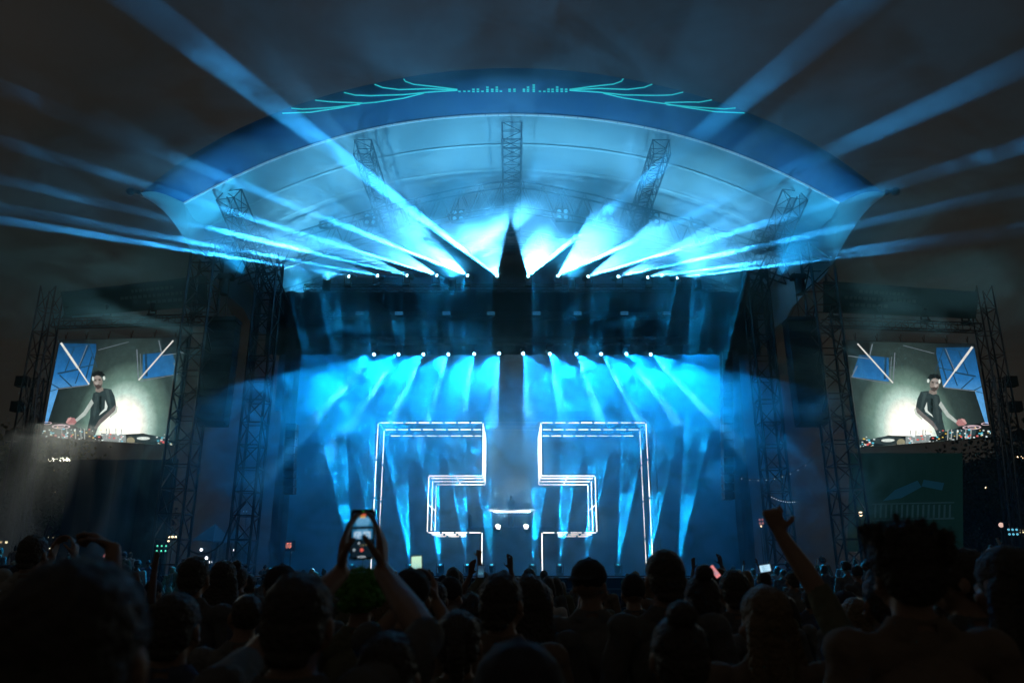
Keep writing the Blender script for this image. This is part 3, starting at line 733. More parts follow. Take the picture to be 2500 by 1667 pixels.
def phone(name_label, c, wd, ht, pic, tilt=0, rot=0, group=None):
    t = tag(empty('phone', c), name_label, 'phone', group); t.rotation_euler = (tilt, rot, 0)
    m = MB(); n = 6; rr = wd*.14; pts = []
    for sx, sz, a0 in ((1,-1,-90),(1,1,0),(-1,1,90),(-1,-1,180)):
        for i in range(n+1):
            a = R(a0 + 90*i/n); pts.append((sx*(wd/2-rr)+rr*math.cos(a), sz*(ht/2-rr)+rr*math.sin(a)))
    for y in (0, .008): m.v += [(x, y, z) for x, z in pts]
    L = len(pts); m.f += [tuple(range(L)), tuple(range(2*L-1, L-1, -1))] + [(i, L+i, L+(i+1)%L, (i+1)%L) for i in range(L)]
    m.build('case', mat('phone_case', (.012,.012,.014), .25), t)
    def q(name, x0, z0, x1, z1, mt, dy=-.0008):
        a, b, c2, d2 = x0*wd/2, z0*ht/2, x1*wd/2, z1*ht/2
        return MB().poly([(a,dy,b),(c2,dy,b),(c2,dy,d2),(a,dy,d2)]).build(name, mt, t)
    if pic == 'stage':
        sc = q('screen', -.86, -.92, .86, .86, mat('phone_screen_dark', (.01,.01,.01), .15, emit=(.004,.012,.02), es=1), -.0004)
        blu = mat('phone_beam_light', (0,0,0), .3, emit=(.25,.62,.95), es=.8); bl2 = mat('phone_beam_blue', (0,0,0), .3, emit=(.02,.16,.32), es=.9)
        wht = mat('phone_white', (0,0,0), .3, emit=(.72,.85,.95), es=.9)
        q('picture', -.84, -.20, .84, .70, bl2, -.0007)
        m = MB(); mw = MB()
        for i in range(13):
            x = -.78+1.56*i/12
            for z0, z1, sp in ((.32,.66,1.5),(.20,-.10,1.25)):
                a = x*.55; b = a*sp*1.15
                m.poly([(a*wd/2-.0004,-.001,z0*ht/2),(a*wd/2+.0004,-.001,z0*ht/2),(min(.82,b+.035)*wd/2,-.001,z1*ht/2),(max(-.82,b-.035)*wd/2,-.001,z1*ht/2)])
        m.build('beam_picture', blu, t)
        for x0,z0,x1,z1 in ((-.66,.05,-.12,.085),(-.66,-.17,-.58,.05),(-.2,-.04,-.12,.05),(-.42,-.05,-.12,-.02),(-.42,-.14,-.36,-.03),(-.42,-.16,-.12,-.13),(.1,.05,.66,.085),(.58,-.17,.66,.05),(.1,-.04,.18,.05),(.1,-.05,.42,-.02),(.36,-.14,.42,-.03),(.1,-.16,.42,-.13)):
            mw.poly([(x0*wd/2,-.0012,z0*ht/2),(x1*wd/2,-.0012,z0*ht/2),(x1*wd/2,-.0012,z1*ht/2),(x0*wd/2,-.0012,z1*ht/2)])
        mw.build('frame_picture', wht, t)
        q('dark_band', -.84, .20, .84, .31, mat('phone_band', (.01,.01,.01), .3, emit=(.003,.008,.012)), -.0011)
        q('recording_pill', -.26, .74, .24, .84, mat('phone_red', (0,0,0), .3, emit=(.75,.13,.08), es=.9)); q('warning_pill', -.22, .64, .22, .725, mat('phone_yellow', (0,0,0), .3, emit=(.75,.45,.06), es=.8))
        MB().tube((0,-.0009,-.63*ht/2),(0,-.0016,-.63*ht/2),.0048,16).build('record_button', mat('phone_rec', (0,0,0), .3, emit=(.8,.12,.09), es=1), t)
        MB().tube((-.62*wd/2,-.0009,-.62*ht/2),(-.62*wd/2,-.0016,-.62*ht/2),.0028,12).tube((-.25*wd/2,-.0009,-.36*ht/2),(-.25*wd/2,-.0016,-.36*ht/2),.0024,12).build('zoom_button', wht, t)
        m = MB()
        for x in (-.12,.04,.2,.36): m.box((x*wd/2-.0011,-.0014,-.455*ht/2),(x*wd/2+.0011,-.0009,-.435*ht/2))
        m.build('zoom_label', mat('phone_amber', (0,0,0), .3, emit=(.6,.5,.2), es=.8), t)
        q('home_bar', -.3, -.915, .34, -.885, wht); MB().tube((0,-.0009,.93*ht/2),(0,-.0014,.93*ht/2),.0012,10).build('camera_light', mat('phone_green', (0,0,0), .3, emit=(.05,.8,.1), es=1), t)
    else:
        q('screen', -.88, -.9, .88, .9, mat('phone_lit_'+pic, (0,0,0), .2, emit={'pale':(.55,.85,.62),'dark':(.02,.05,.09),'white':(.5,.8,1),'red':(.8,.25,.25)}[pic], es=1))
        m = MB()
        for i in range(5): m.poly([((-.7+.3*i)*wd/2,-.0013,-.5*ht/2),((-.55+.3*i)*wd/2,-.0013,-.5*ht/2),((-.6+.3*i)*wd/2,-.0013,.5*ht/2)])
        m.build('picture', mat('phone_pic_'+pic, (0,0,0), .2, emit=(.1,.35,.5), es=1), t)
    return t
phone('large phone held high filming the stage, screen showing the beams and frame', (BX+.048, BY+.515, 1.868), .0735, .150, 'stage', R(-6), R(-2))
def ph(px, py, d, wpx, hpx, pic, lb, rot=0):
    Y = d*(math.cos(PITCH)-(833-py)/F*math.sin(PITCH)); p = at(px, py, Y); phone(lb, p, wpx*d/F, hpx*d/F, pic, R(-6), rot)
ph(1017,1378,3.75,28,46,'pale','small phone with a pale lit picture above the cap wearer',R(-3))
ph(1174,1394,4.3,17,30,'dark','tiny dark screened phone left of the middle head')
ph(1868,1386,4.6,18,30,'white','tiny phone glowing white-blue held level at the right',R(82))
ph(1745,1394,4.0,14,34,'red','tiny tilted phone with a red and blue picture beside the bun',R(-35))
ph(262,1350,4.8,13,22,'red','tiny phone with a red-white glow at the far left',R(20))

SHN = list(SH); cnt = 0
for ring, (y0, y1, num, dmin) in enumerate(((4.6,7.5,34,.62),(7.5,13,60,.7),(13,22,70,.75),(22,34.5,66,.7))):
    tries = 0; got = 0
    while got < num and tries < 6000:
        tries += 1; y = rnd.uniform(y0, y1); x = rnd.uniform(-.70, .70)*y
        px = 1250 + F*x/(y*.96)
        if not ok(x, y, dmin): continue
        if ring == 0 and (600 < px < 1850) and rnd.random() < .65: continue
        placed.append((x, y)); got += 1; k = cnt if cnt < len(TMP) else rnd.choices(range(len(TMP)), [6,4,.6,1.3,.6,4,.6,3,.6,.6,4,4,3,3])[0]; cnt += 1
        hh = rnd.uniform(1.58, 1.84) if y > 7 else rnd.uniform(1.52, 1.74)
        t, sh = put(k, x, y, hh, rnd.uniform(-.35,.35), rnd.choices(SHN, [6,4,3,3,2,2,1])[0])
        for o in bpy.data.objects:
            if o.parent is t and o.name.startswith('shirt'):
                o.material_slots[0].link = 'OBJECT'; o.material_slots[0].material = SH[sh]
# performer behind the table
t = make_person('small dark performer in black wearing white headphones behind the mixing table', 'folded', 'short', 'black', voxel=.013,
    arms={s: ((s*.27,.08,1.17),(s*.22,.33,1.05),(0,1,-.2),(0,0,-1),(-s,0,0),.4) for s in (-1,1)}, tilt=-.35)
t.location = (-.05, 44.95, RZ); t.rotation_euler = (0,0,math.pi); t.scale = (1.03,)*3
hp = MB(); 
for s in (-1,1): hp.tube((s*.082,.0,1.645),(s*.108,.0,1.645),.038,12)
hp.path([(math.cos(a)*.098, -.01, 1.66+math.sin(a)*.105) for a in np.linspace(0, math.pi, 12)], .010, 6)
hp.build('headphones', mat('white_headphones', (.8,.8,.8), .3), t)

# ------------------------------------------------------------------ side video screens
def emis(name, col, s=1):
    if 'picture_' + name in MATS: return MATS['picture_' + name]
    m = mat('picture_' + name, (0,0,0), .4, emit=col, es=s); grain(m, s); return m
def grain(m, s):
    t = m.node_tree; b = t.nodes['Principled BSDF']; tc = t.nodes.new('ShaderNodeTexCoord')
    n = t.nodes.new('ShaderNodeTexNoise'); n.inputs['Scale'].default_value = 3.2; n.inputs['Detail'].default_value = 8; n.inputs['Roughness'].default_value = .75
    wv = t.nodes.new('ShaderNodeTexWave'); wv.bands_direction = 'Z'; wv.inputs['Scale'].default_value = 9; wv.inputs['Distortion'].default_value = .5
    mr = t.nodes.new('ShaderNodeMapRange'); mr.inputs[1].default_value = .3; mr.inputs[2].default_value = .7; mr.inputs[3].default_value = s*.8; mr.inputs[4].default_value = s*1.25
    m2 = t.nodes.new('ShaderNodeMapRange'); m2.inputs[3].default_value = .88; m2.inputs[4].default_value = 1.06
    mu = t.nodes.new('ShaderNodeMath'); mu.operation = 'MULTIPLY'
    t.links.new(tc.outputs['Object'], n.inputs['Vector']); t.links.new(tc.outputs['Object'], wv.inputs['Vector']); t.links.new(n.outputs['Fac'], mr.inputs[0]); t.links.new(wv.outputs['Fac'], m2.inputs[0])
    t.links.new(mr.outputs[0], mu.inputs[0]); t.links.new(m2.outputs[0], mu.inputs[1]); t.links.new(mu.outputs[0], b.inputs['Emission Strength'])
def glow_mat():
    if 'picture_glow' in MATS: return MATS['picture_glow']
    m = bpy.data.materials.new('picture_glow'); m.use_nodes = True; t = m.node_tree; b = t.nodes['Principled BSDF']
    b.inputs['Base Color'].default_value = (0,0,0,1)
    uv = t.nodes.new('ShaderNodeUVMap'); mp = t.nodes.new('ShaderNodeMapping'); mp.inputs['Location'].default_value = (-.61*1.5,-.13*.86,0); mp.inputs['Scale'].default_value = (1.5,.86,1)
    ln = t.nodes.new('ShaderNodeVectorMath'); ln.operation = 'LENGTH'; r = t.nodes.new('ShaderNodeValToRGB'); e = r.color_ramp
    cols = [(0,(1.2,1.2,1.08)),(.21,(1,.98,.86)),(.30,(.45,.62,.54)),(.40,(.13,.22,.18)),(.56,(.030,.050,.046)),(.90,(.006,.010,.012))]
    e.elements[0].position = 0; e.elements[0].color = (*cols[0][1],1); e.elements[1].position = .95; e.elements[1].color = (*cols[-1][1],1)
    for p, c in cols[1:-1]: x = e.elements.new(p); x.color = (*c,1)
    t.links.new(uv.outputs[0], mp.inputs[0]); t.links.new(mp.outputs[0], ln.inputs[0]); t.links.new(ln.outputs['Value'], r.inputs[0])
    t.links.new(r.outputs[0], b.inputs['Emission Color']); b.inputs['Emission Strength'].default_value = 1.15; grain(m, 1.2)
    m.cycles.emission_sampling = 'NONE'
    MATS['picture_glow'] = m; return m
def blue_mat():
    if 'picture_blue' in MATS: return MATS['picture_blue']
    m = bpy.data.materials.new('picture_blue'); m.use_nodes = True; t = m.node_tree; b = t.nodes['Principled BSDF']; b.inputs['Base Color'].default_value = (0,0,0,1)
    uv = t.nodes.new('ShaderNodeUVMap'); sx = t.nodes.new('ShaderNodeSeparateXYZ'); r = t.nodes.new('ShaderNodeValToRGB'); e = r.color_ramp
    e.elements[0].position = .42; e.elements[0].color = (.10,.36,.72,1); e.elements[1].position = 1; e.elements[1].color = (.006,.05,.13,1)
    x = e.elements.new(.62); x.color = (.02,.16,.42,1)
    t.links.new(uv.outputs[0], sx.inputs[0]); t.links.new(sx.outputs['Y'], r.inputs[0]); t.links.new(r.outputs[0], b.inputs['Emission Color']); grain(m, 1)
    m.cycles.emission_sampling = 'NONE'
    MATS['picture_blue'] = m; return m
E_bar, E_grey, E_dk = emis('bar', (.75,.74,.68)), emis('grey_line', (.16,.20,.24)), emis('dark', (.008,.011,.012))
E_sk, E_sh, E_lt = emis('skin_tone', (.26,.22,.19)), emis('dark_shirt', (.030,.050,.052)), emis('bright', (.72,.80,.74))
def video(s, nm):
    TL, TR, BL, BR = (at(151,830,38.8), at(452,823,36.3), at(98,1066,38.8), at(425,1086,36.3)) if s < 0 else (at(2375,840,38.8), at(2064,831,36.3), at(2421,1066,38.8), at(2092,1092,36.3))
    for a, b in ((TL,BL),(TR,BR)): x = (a.x+b.x)/2; a.x = b.x = x
    t = tag(empty('video_screen', (TL+TR+BL+BR)/4), f'{nm} video screen showing the performer at the decks in white glow', 'screen', 'side video screens')
    o = t.location.copy(); nrm = ((TR-TL).cross(BL-TL)).normalized(); nrm = -nrm if nrm.y > 0 else nrm
    def uvof(x, y):
        l = (410+(245-410)*(y-655)/755, 655); v = (y - (660-20*(x-410)/930)) / ((1400+55*(x-245)/965) - (660-20*(x-410)/930))
        xl = 410-165*v; xr = 1340-130*v
        return (x-xl)/(xr-xl), v
    def pt(x, y, k): u, v = uvof(x, y); u = min(1,max(0,u)); v = min(1,max(0,v)); return TL.lerp(TR,u).lerp(BL.lerp(BR,u), v) - o + nrm*(.012+.004*k), (u, 1-v)
    def P(name, pts, mt, k=1, par=t):
        q = [pt(x, y, k) for x, y in pts]; me = bpy.data.meshes.new(name); me.from_pydata([tuple(a) for a, _ in q], [], [tuple(range(len(q)))])
        uv = me.uv_layers.new(name='UVMap')
        for i in range(len(q)): uv.data[i].uv = q[i][1]
        return link(name, me, mt, par)
    def B(name, a, b, w, mt, k=2, par=t):
        dx, dy = b[0]-a[0], b[1]-a[1]; L = math.hypot(dx, dy); nx, ny = -dy/L*w/2, dx/L*w/2
        return P(name, [(a[0]+nx,a[1]+ny),(b[0]+nx,b[1]+ny),(b[0]-nx,b[1]-ny),(a[0]-nx,a[1]-ny)], mt, k, par)
    def merge(name, items, mt, k, par=t):
        m = MB()
        for pts in items: m.poly([pt(x,y,k)[0] for x,y in pts])
        return m.build(name, mt, par)
    # cabinet behind, 12 cm thick
    m = MB(); c = [p - o - nrm*.002 for p in (TL,TR,BR,BL)]; c = [c[0]*1.012, c[1]*1.012, c[2]*1.012, c[3]*1.012]; d = [p - nrm*.14 for p in c]
    m.add(c + d, [(0,1,2,3),(7,6,5,4),(0,4,5,1),(1,5,6,2),(2,6,7,3),(3,7,4,0)]); m.build('cabinet', M_black, t)
    me = bpy.data.meshes.new('picture'); me.from_pydata([tuple(p-o+nrm*.01) for p in (TL,TR,BR,BL)], [], [(0,1,2,3)])
    uv = me.uv_layers.new(name='UVMap')
    for i, c in enumerate(((0,1),(1,1),(1,0),(0,0))): uv.data[i].uv = c
    link('picture', me, glow_mat(), t)
    P('blue_window_picture', [(410,685),(692,690),(690,745),(625,1008),(398,1035),(305,1058)], blue_mat(), 1)
    P('blue_window_picture', [(308,1062),(385,1045),(290,1300),(255,1300)], blue_mat(), 1)
    P('blue_window_picture', [(1030,775),(1235,750),(1278,925),(1020,965)], blue_mat(), 1)
    P('dark_corner_picture', [(1170,645),(1340,640),(1320,755),(1165,780)], E_dk, 1)
    lines = [((640,690),(550,882),14),((385,925),(548,892),12),((560,880),(665,855),8),((602,960),(655,790),10),((445,905),(525,720),8),((400,935),(490,1025),9),((320,1005),(395,1040),8),((1052,770),(1050,945),16),((520,1000),(560,900),7),((490,720),(610,700),5),((640,700),(690,880),6)]
    for a, b, wd in lines: B('girder_picture', a, b, wd, emis('girder', (.012,.05,.10)), 2)
    lines = [((545,885),(625,700),5),((990,735),(990,975),7),((1012,770),(1012,960),4),((1000,985),(1285,925),5),((705,740),(935,675),4),((1150,665),(1166,772),7),((1168,784),(1322,760),6),((1245,840),(1278,925),8),((370,1045),(625,1012),6)]
    m = MB()
    for a, b, wd in lines:
        dx, dy = b[0]-a[0], b[1]-a[1]; L = math.hypot(dx, dy); nx, ny = -dy/L*wd/2, dx/L*wd/2
        m.poly([pt(x,y,3)[0] for x, y in ((a[0]+nx,a[1]+ny),(b[0]+nx,b[1]+ny),(b[0]-nx,b[1]-ny),(a[0]-nx,a[1]-ny))])
    m.build('grey_bar_picture', E_grey, t)
    for a, b, wd in (((424,682),(545,880),18),((540,870),(625,1008),11),((1252,665),(1165,770),10),((1165,770),(992,975),10)): B('white_bar_picture', a, b, wd, E_bar, 4)
    # performer on the screen
    rb = lambda pts: pts
    f = P('performer_picture', [(655,1075),(690,1058),(738,1038),(790,1045),(812,1100),(822,1175),(808,1205),(772,1240),(725,1268),(690,1300),(650,1400),(590,1405),(592,1360),(622,1255),(632,1160)], E_sh, 5)
    P('shirt_light_picture', [(742,1125),(758,1175),(750,1200),(690,1243),(700,1225),(735,1190)], E_lt, 6, f)
    P('forearm_picture', [(818,1160),(822,1195),(770,1245),(705,1300),(665,1345),(650,1335),(690,1275),(760,1215)], emis('arm_tone', (.17,.16,.15)), 6, f)
    P('forearm_picture', [(640,1120),(655,1150),(590,1240),(520,1290),(470,1310),(462,1290),(515,1268),(575,1215)], emis('pale_arm', (.46,.52,.48)), 6, f)
    P('hand_picture', [(440,1300),(470,1258),(505,1262),(520,1290),(500,1312),(462,1310)], emis('red_hand', (.45,.20,.20)), 7, f)
    el = lambda cx, cy, rx, ry, a0=0, a1=360, n=14: [(cx+rx*math.cos(R(a0+(a1-a0)*i/n)), cy+ry*math.sin(R(a0+(a1-a0)*i/n))) for i in range(n)]
    P('neck_picture', [(672,1040),(728,1030),(732,1055),(700,1070),(672,1062)], E_sk, 6, f)
    h = P('face_picture', el(694,990,35,54), E_sk, 7, f)
    P('hair_picture', [(655,965),(658,925),(685,908),(715,908),(740,930),(742,960),(722,945),(690,938),(668,945)], E_dk, 8, f)
    P('eye_picture', [(668,974),(682,972),(682,980),(670,982)], E_dk, 9, f); P('eye_picture', [(700,970),(715,967),(716,976),(702,979)], E_dk, 9, f); P('nose_picture', [(690,975),(697,974),(701,1003),(688,1004)], emis('nose', (.36,.31,.28)), 9, f)
    P('headphone_picture', el(659,965,8,18), E_lt, 9, f); P('headphone_picture', el(742,960,9,16), E_lt, 9, f)
    P('mouth_picture', [(676,1022),(706,1020),(704,1027),(680,1029)], emis('lip', (.08,.06,.055)), 8, f)
    P('beard_picture', [(664,1000),(672,1030),(692,1046),(716,1034),(727,1000),(716,1014),(690,1010),(676,1014)], emis('beard', (.07,.055,.05)), 8, f)
    P('cheek_light_picture', [(668,990),(690,988),(694,1002),(688,1014),(672,1006)], emis('cheek', (.42,.37,.33)), 9, f)
    P('brow_light_picture', [(666,950),(700,944),(716,952),(716,962),(668,968)], emis('brow', (.36,.31,.28)), 8, f)
    P('hair_picture', [(655,950),(650,918),(668,922),(672,904),(690,912),(700,898),(714,910),(732,906),(734,922),(750,936),(742,950),(715,935),(680,935)], E_dk, 9, f)
    P('shirt_fold_picture', [(745,1050),(770,1048),(776,1100),(790,1180),(778,1190),(760,1120)], emis('fold', (.05,.08,.08)), 6, f)
    P('shirt_fold_picture', [(668,1080),(690,1075),(684,1140),(668,1230),(650,1290),(646,1240),(660,1150)], emis('fold2', (.045,.07,.07)), 6, f)
    P('shirt_fold_picture', [(700,1100),(716,1096),(712,1180),(700,1230),(694,1180)], emis('fold3', (.008,.014,.014)), 6, f)
    for i in range(4): P('finger_picture', [(444+i*4,1298-i*9),(436+i*5,1292-i*9),(466+i*4,1270-i*5),(474+i*3,1276-i*5)], emis('finger', (.62,.35,.33)), 8, f)
    P('glow_edge_picture', [(822,1170),(834,1178),(826,1215),(775,1262),(768,1250),(812,1205)], emis('rim', (.62,.68,.6)), 7, f)
    # decks along the bottom
    P('desk_picture', [(245,1300),(330,1292),(470,1318),(600,1355),(640,1388),(900,1378),(1010,1372),(1110,1395),(1215,1400),(1213,1458),(243,1402)], E_dk, 6)
    P('fader_panel_picture', [(700,1372),(885,1382),(880,1456),(712,1450)], emis('panel', (.25,.30,.30)), 7)
    P('fader_panel_picture', [(360,1345),(560,1335),(600,1400),(370,1385)], emis('panel2', (.03,.06,.07)), 7)
    ring = lambda cx, cy, rx, ry, w: [[(cx+rx*math.cos(a), cy+ry*math.sin(a)), (cx+rx*math.cos(b), cy+ry*math.sin(b)), (cx+(rx-w)*math.cos(b), cy+(ry-w*.5)*math.sin(b)), (cx+(rx-w)*math.cos(a), cy+(ry-w*.5)*math.sin(a))] for a, b in ((2*math.pi*i/18, 2*math.pi*(i+1)/18) for i in range(18))]
    merge('ring_picture', ring(288,1300,40,11,8)+ring(398,1325,72,17,12)+ring(398,1322,34,8,8), emis('ring', (.75,.55,.6)), 8)
    P('platter_picture', el(1005,1408,120,30), emis('platter', (.03,.045,.045)), 8); P('platter_label_picture', el(1010,1408,48,12), E_lt, 9)
    P('platter_picture', el(918,1425,30,26), emis('knob', (.30,.28,.18)), 9)
    rr = random.Random(5)
    for cn, col, num in (('white_led',(.8,.9,.9),46),('red_led',(.8,.12,.10),16),('yellow_led',(.8,.55,.1),16),('cyan_led',(.1,.6,.75),20)):
        it = []
        for i in range(num):
            x = rr.uniform(250,880) if i % 5 else rr.uniform(1100,1205); y = 1335+(x-245)*.065+rr.uniform(-15,62); r0 = rr.uniform(2.5,6.5)
            it.append([(x-r0*1.4,y-r0*.7),(x+r0*1.4,y-r0),(x+r0*1.4,y+r0*.7),(x-r0*1.4,y+r0)])
        merge(cn+'_picture', it, emis(cn, col), 10)
    it = [[(x,1290-rr.uniform(0,10)),(x+7,1290),(x+6,1420),(x-1,1415)] for x in (400,440,505,548,575,740,760,810,850)]
    merge('fader_picture', [[(a,b+50) if j < 2 else (a,b) for j,(a,b) in enumerate(q)] for q in it], emis('fader', (.4,.42,.4)), 9)
    l = bpy.data.lights.new('screen_glow', 'AREA'); l.energy = 330; l.color = (.85,.95,.85); l.shape = 'RECTANGLE'; l.size = 4; l.size_y = 3
    lo = bpy.data.objects.new('screen_glow', l); C.objects.link(lo); lo.parent = t; lo.location = nrm*.25; lo.rotation_euler = nrm.to_track_quat('-Z','Y').to_euler(); lo.rotation_euler = (-nrm).to_track_quat('Z','Y').to_euler()
    # what carries the screen
    up = Vector((0,0,1)); la, lb = TL+up*.9, TR+up*.9
    sc = f'on the {nm}'
    a0, b0 = la + (la-lb)*.06, lb + (lb-la)*.12
    truss(a0, b0, .42, 12, f'truss above the video screen {sc}', group='trusses carrying the screens', name='screen_truss', th=.035, material=M_dark)
    for i, u in enumerate((.05,.22,.40,.58,.76,.92)):
        p = TL.lerp(TR, u); tg = MB().tube((0,0,.03),(.06,0,.42),.022,4).tube((0,0,.03),(-.05,0,.3),.018,4).build('screen_hook', M_dark); tg.location = p
        tag(tg, f'steel hook holding the {nm} video screen, ' + ('outermost','second from outside','third from outside','third from inside','second from inside','innermost')[i], 'hook', 'hooks along the screen tops')
    for i, u in enumerate((.08,.36,.66,.93)):
        p = a0.lerp(b0, u) + up*.2; lt = tag(empty('moving_head_light', p), f'dark moving light standing on the truss over the {nm} screen, ' + ('outermost','second from outside','second from inside','innermost')[i], 'stage light', 'unlit lights over the screens')
        MB().box((-.2,-.15,.0),(.2,.15,.14)).build('base', M_black, lt); MB().box((-.2,-.05,.14),(-.16,.05,.5)).box((.16,-.05,.14),(.2,.05,.5)).build('yoke', M_black, lt)
        MB().tube((0,.1,.35),(.0,-.12,.75),.14,10).build('head', M_black, lt)
    # header banner
    q = [at(*p, Y) for p, Y in (((148,712),38.6),((505,672),36.0),((505,748),36.0),((158,772),38.6))] if s < 0 else [at(*p, Y) for p, Y in (((2390,712),38.6),((2010,685),36.0),((2010,762),36.0),((2382,778),38.6))]
    hb = tag(empty('header_banner', q[0]), f'dark banner with faint small lettering above the {nm} screen', 'banner', 'banners over the screens'); o2 = q[0].copy()
    m = MB(); m.grid([[q[0].lerp(q[1],i/10).lerp(q[3].lerp(q[2],i/10), j/3)-o2+Vector((0,.03*math.sin(i*2),0)) for i in range(11)] for j in range(4)])
    m.build('cloth', mat('banner_green', (.05,.075,.07), .85, bump=.3, scale=2), hb)
    rr = random.Random(3)
    for row, (u0, u1, v) in enumerate(((.50,.78,.28),(.42,.86,.50),(.60,.84,.72))):
        u = u0; m = MB()
        while u < u1:
            wd = rr.uniform(.010,.03); hh = .055; uu = u if s < 0 else 1-u
            uu = u if s < 0 else u
            f0 = lambda a, b: q[0].lerp(q[1],a).lerp(q[3].lerp(q[2],a), b)-o2+Vector((0,-.06,0))
            m.poly([f0(u,v-hh),f0(u+wd,v-hh*.8),f0(u+wd,v+hh),f0(u,v+hh)]); u += wd+rr.uniform(.006,.012)
        m.build('faint_lettering', mat('faint_letter', (.13,.19,.18), .7), hb)
    # towers beside the screen
    xo, yo = (TL.x + s*.9, 38.9); topz = q[0].z + .3
    truss((xo,yo,0),(xo,yo,topz),.8,13,f'dark lattice tower on the outer side of the {nm} screen',up=(0,1,0),group='screen towers',name='truss_tower',th=.05,material=M_dark)
    truss((xo-s*1.2,yo-.6,0),(xo-s*.1,yo-.2,topz*.7),.5,11,f'thin lattice brace leaning under the {nm} screen',up=(0,1,0),group='screen tower braces',name='tower_brace',th=.04,material=M_dark)
    for i, z in enumerate((11.2,9.9,8.4)):
        b = tag(empty('flood_box', (xo+s*.62, yo-.1, z)), f'small dark box fixed to the outer {nm} tower, ' + ('topmost','middle','lowest')[i], 'box', 'boxes on the outer towers')
        MB().box((-.28,-.2,-.26),(.28,.2,.26)).build('case', M_black, b); MB().box((-.5 if s>0 else .28,-.03,-.03),(-.28 if s>0 else .5,.03,.03)).build('arm', M_dark, b)
video(-1, 'left'); video(1, 'right')

# ------------------------------------------------------------------ surroundings
def pxm(px, py, Y): return at(px, py, Y)
# scrim below the right screen, dull green picture, its light put in as emission
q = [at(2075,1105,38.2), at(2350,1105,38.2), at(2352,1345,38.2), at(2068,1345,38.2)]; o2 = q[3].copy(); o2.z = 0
t = tag(empty('printed_scrim', o2), 'dim green and blue printed scrim with added glow hanging under the right screen', 'scrim')
MB().grid([[q[0].lerp(q[1],i/12).lerp(q[3].lerp(q[2],i/12), j/6)-o2+Vector((0,.06*math.sin(i*1.3),0)) for i in range(13)] for j in range(7)]).build('cloth', mat('scrim_green_glow', (.02,.05,.04), .85, emit=(.0015,.007,.0055), es=1, bump=.2, scale=2), t)
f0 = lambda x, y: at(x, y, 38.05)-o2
MB().poly([f0(2155,1222),f0(2185,1195),f0(2240,1172),f0(2250,1188),f0(2200,1215)]).poly([f0(2255,1170),f0(2305,1178),f0(2300,1196),f0(2250,1186)]).build('blue_print', mat('scrim_blue_glow', (.05,.22,.32), .8, emit=(.002,.013,.022), es=1), t)
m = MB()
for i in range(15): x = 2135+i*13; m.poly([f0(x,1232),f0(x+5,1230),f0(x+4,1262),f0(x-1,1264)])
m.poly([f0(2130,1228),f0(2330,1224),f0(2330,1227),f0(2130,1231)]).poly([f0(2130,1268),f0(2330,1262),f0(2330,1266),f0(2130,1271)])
m.build('print_lines', mat('scrim_lines_glow', (.07,.13,.14), .8, emit=(.005,.014,.017), es=1), t)
# plain dark cloth under the left screen
q = [at(180,1095,38.6), at(440,1105,38.6)]
tag(MB().grid([[Vector((q[0].x+(q[1].x-q[0].x)*i/12, 38.6+.08*math.sin(i*1.5), z)) for i in range(13)] for z in (1.4, 3, 5, 7.2)]).build('black_scrim', mat('scrim_black', (.035,.04,.045), .9, bump=.3, scale=2)), 'plain dark scrim hanging under the left screen', 'scrim')

# far buildings with lit windows
def building(px0, px1, pyt, Y, cols, rows, label, seed, roofline=False, dens=.4, col=(1,.82,.5)):
    a, b = at(px0, pyt, Y), at(px1, pyt, Y); rr = random.Random(seed); wd = b.x-a.x; h = a.z
    t = tag(empty('building', (a.x, Y, 0)), label, 'building', None)
    MB().box((0,0,0),(wd,12,h)).build('wall', mat('far_wall', (.08,.075,.06), .9, var=.2, scale=.4), t)
    MB().box((-.2,-.2,h),(wd+.2,12.2,h+.5)).build('roof', mat('far_roof', (.05,.05,.05), .9), t)
    E = [mat('lit_window', (.3,.25,.15), .5, emit=col, es=2.6), mat('dim_window', (.3,.25,.15), .5, emit=(1,.7,.35), es=.8)]
    for i in range(cols):
        for j in range(rows):
            if rr.random() > dens: continue
            x = wd*(i+.5)/cols; z = h*(j+.6)/rows; s = rr.uniform(.5,1)*min(.5,wd/cols*.3)
            MB().box((x-s,-.06,z-.35*s/.5),(x+s,-.02,z+.35*s/.5)).build('window', rr.choice(E), t)
    if roofline: MB().box((0,-.3,h+.52),(wd,-.1,h+.95)).build('roof_light', mat('roof_strip', (1,1,1), .5, emit=(1,.95,.75), es=4.5), t)
building(118,172,1136,95,5,11,'slim tower block with a bright roofline and lit windows at left',1,True,.62)
building(196,262,1240,100,5,5,'lower dark block with few lit windows right of the tower block',2,False,.25)
building(10,84,1180,105,6,6,'wide dim block behind the trees at the far left',3,False,.25)
building(2440,2498,1120,100,4,6,'dim block with warm lit windows at the far right',4,False,.3,(1,.6,.35))
# viaduct-like lit strip behind the left trees
m = MB(); a, b = at(0,1222,70), at(170,1262,66)
m.tube(a, b, .12, 5)
tag(m.build('guard_rail', mat('dim_rail', (.4,.3,.2), .6, emit=(.07,.045,.02), es=1)), 'dim warm lit rail sloping behind the crowd at the far left', 'rail')

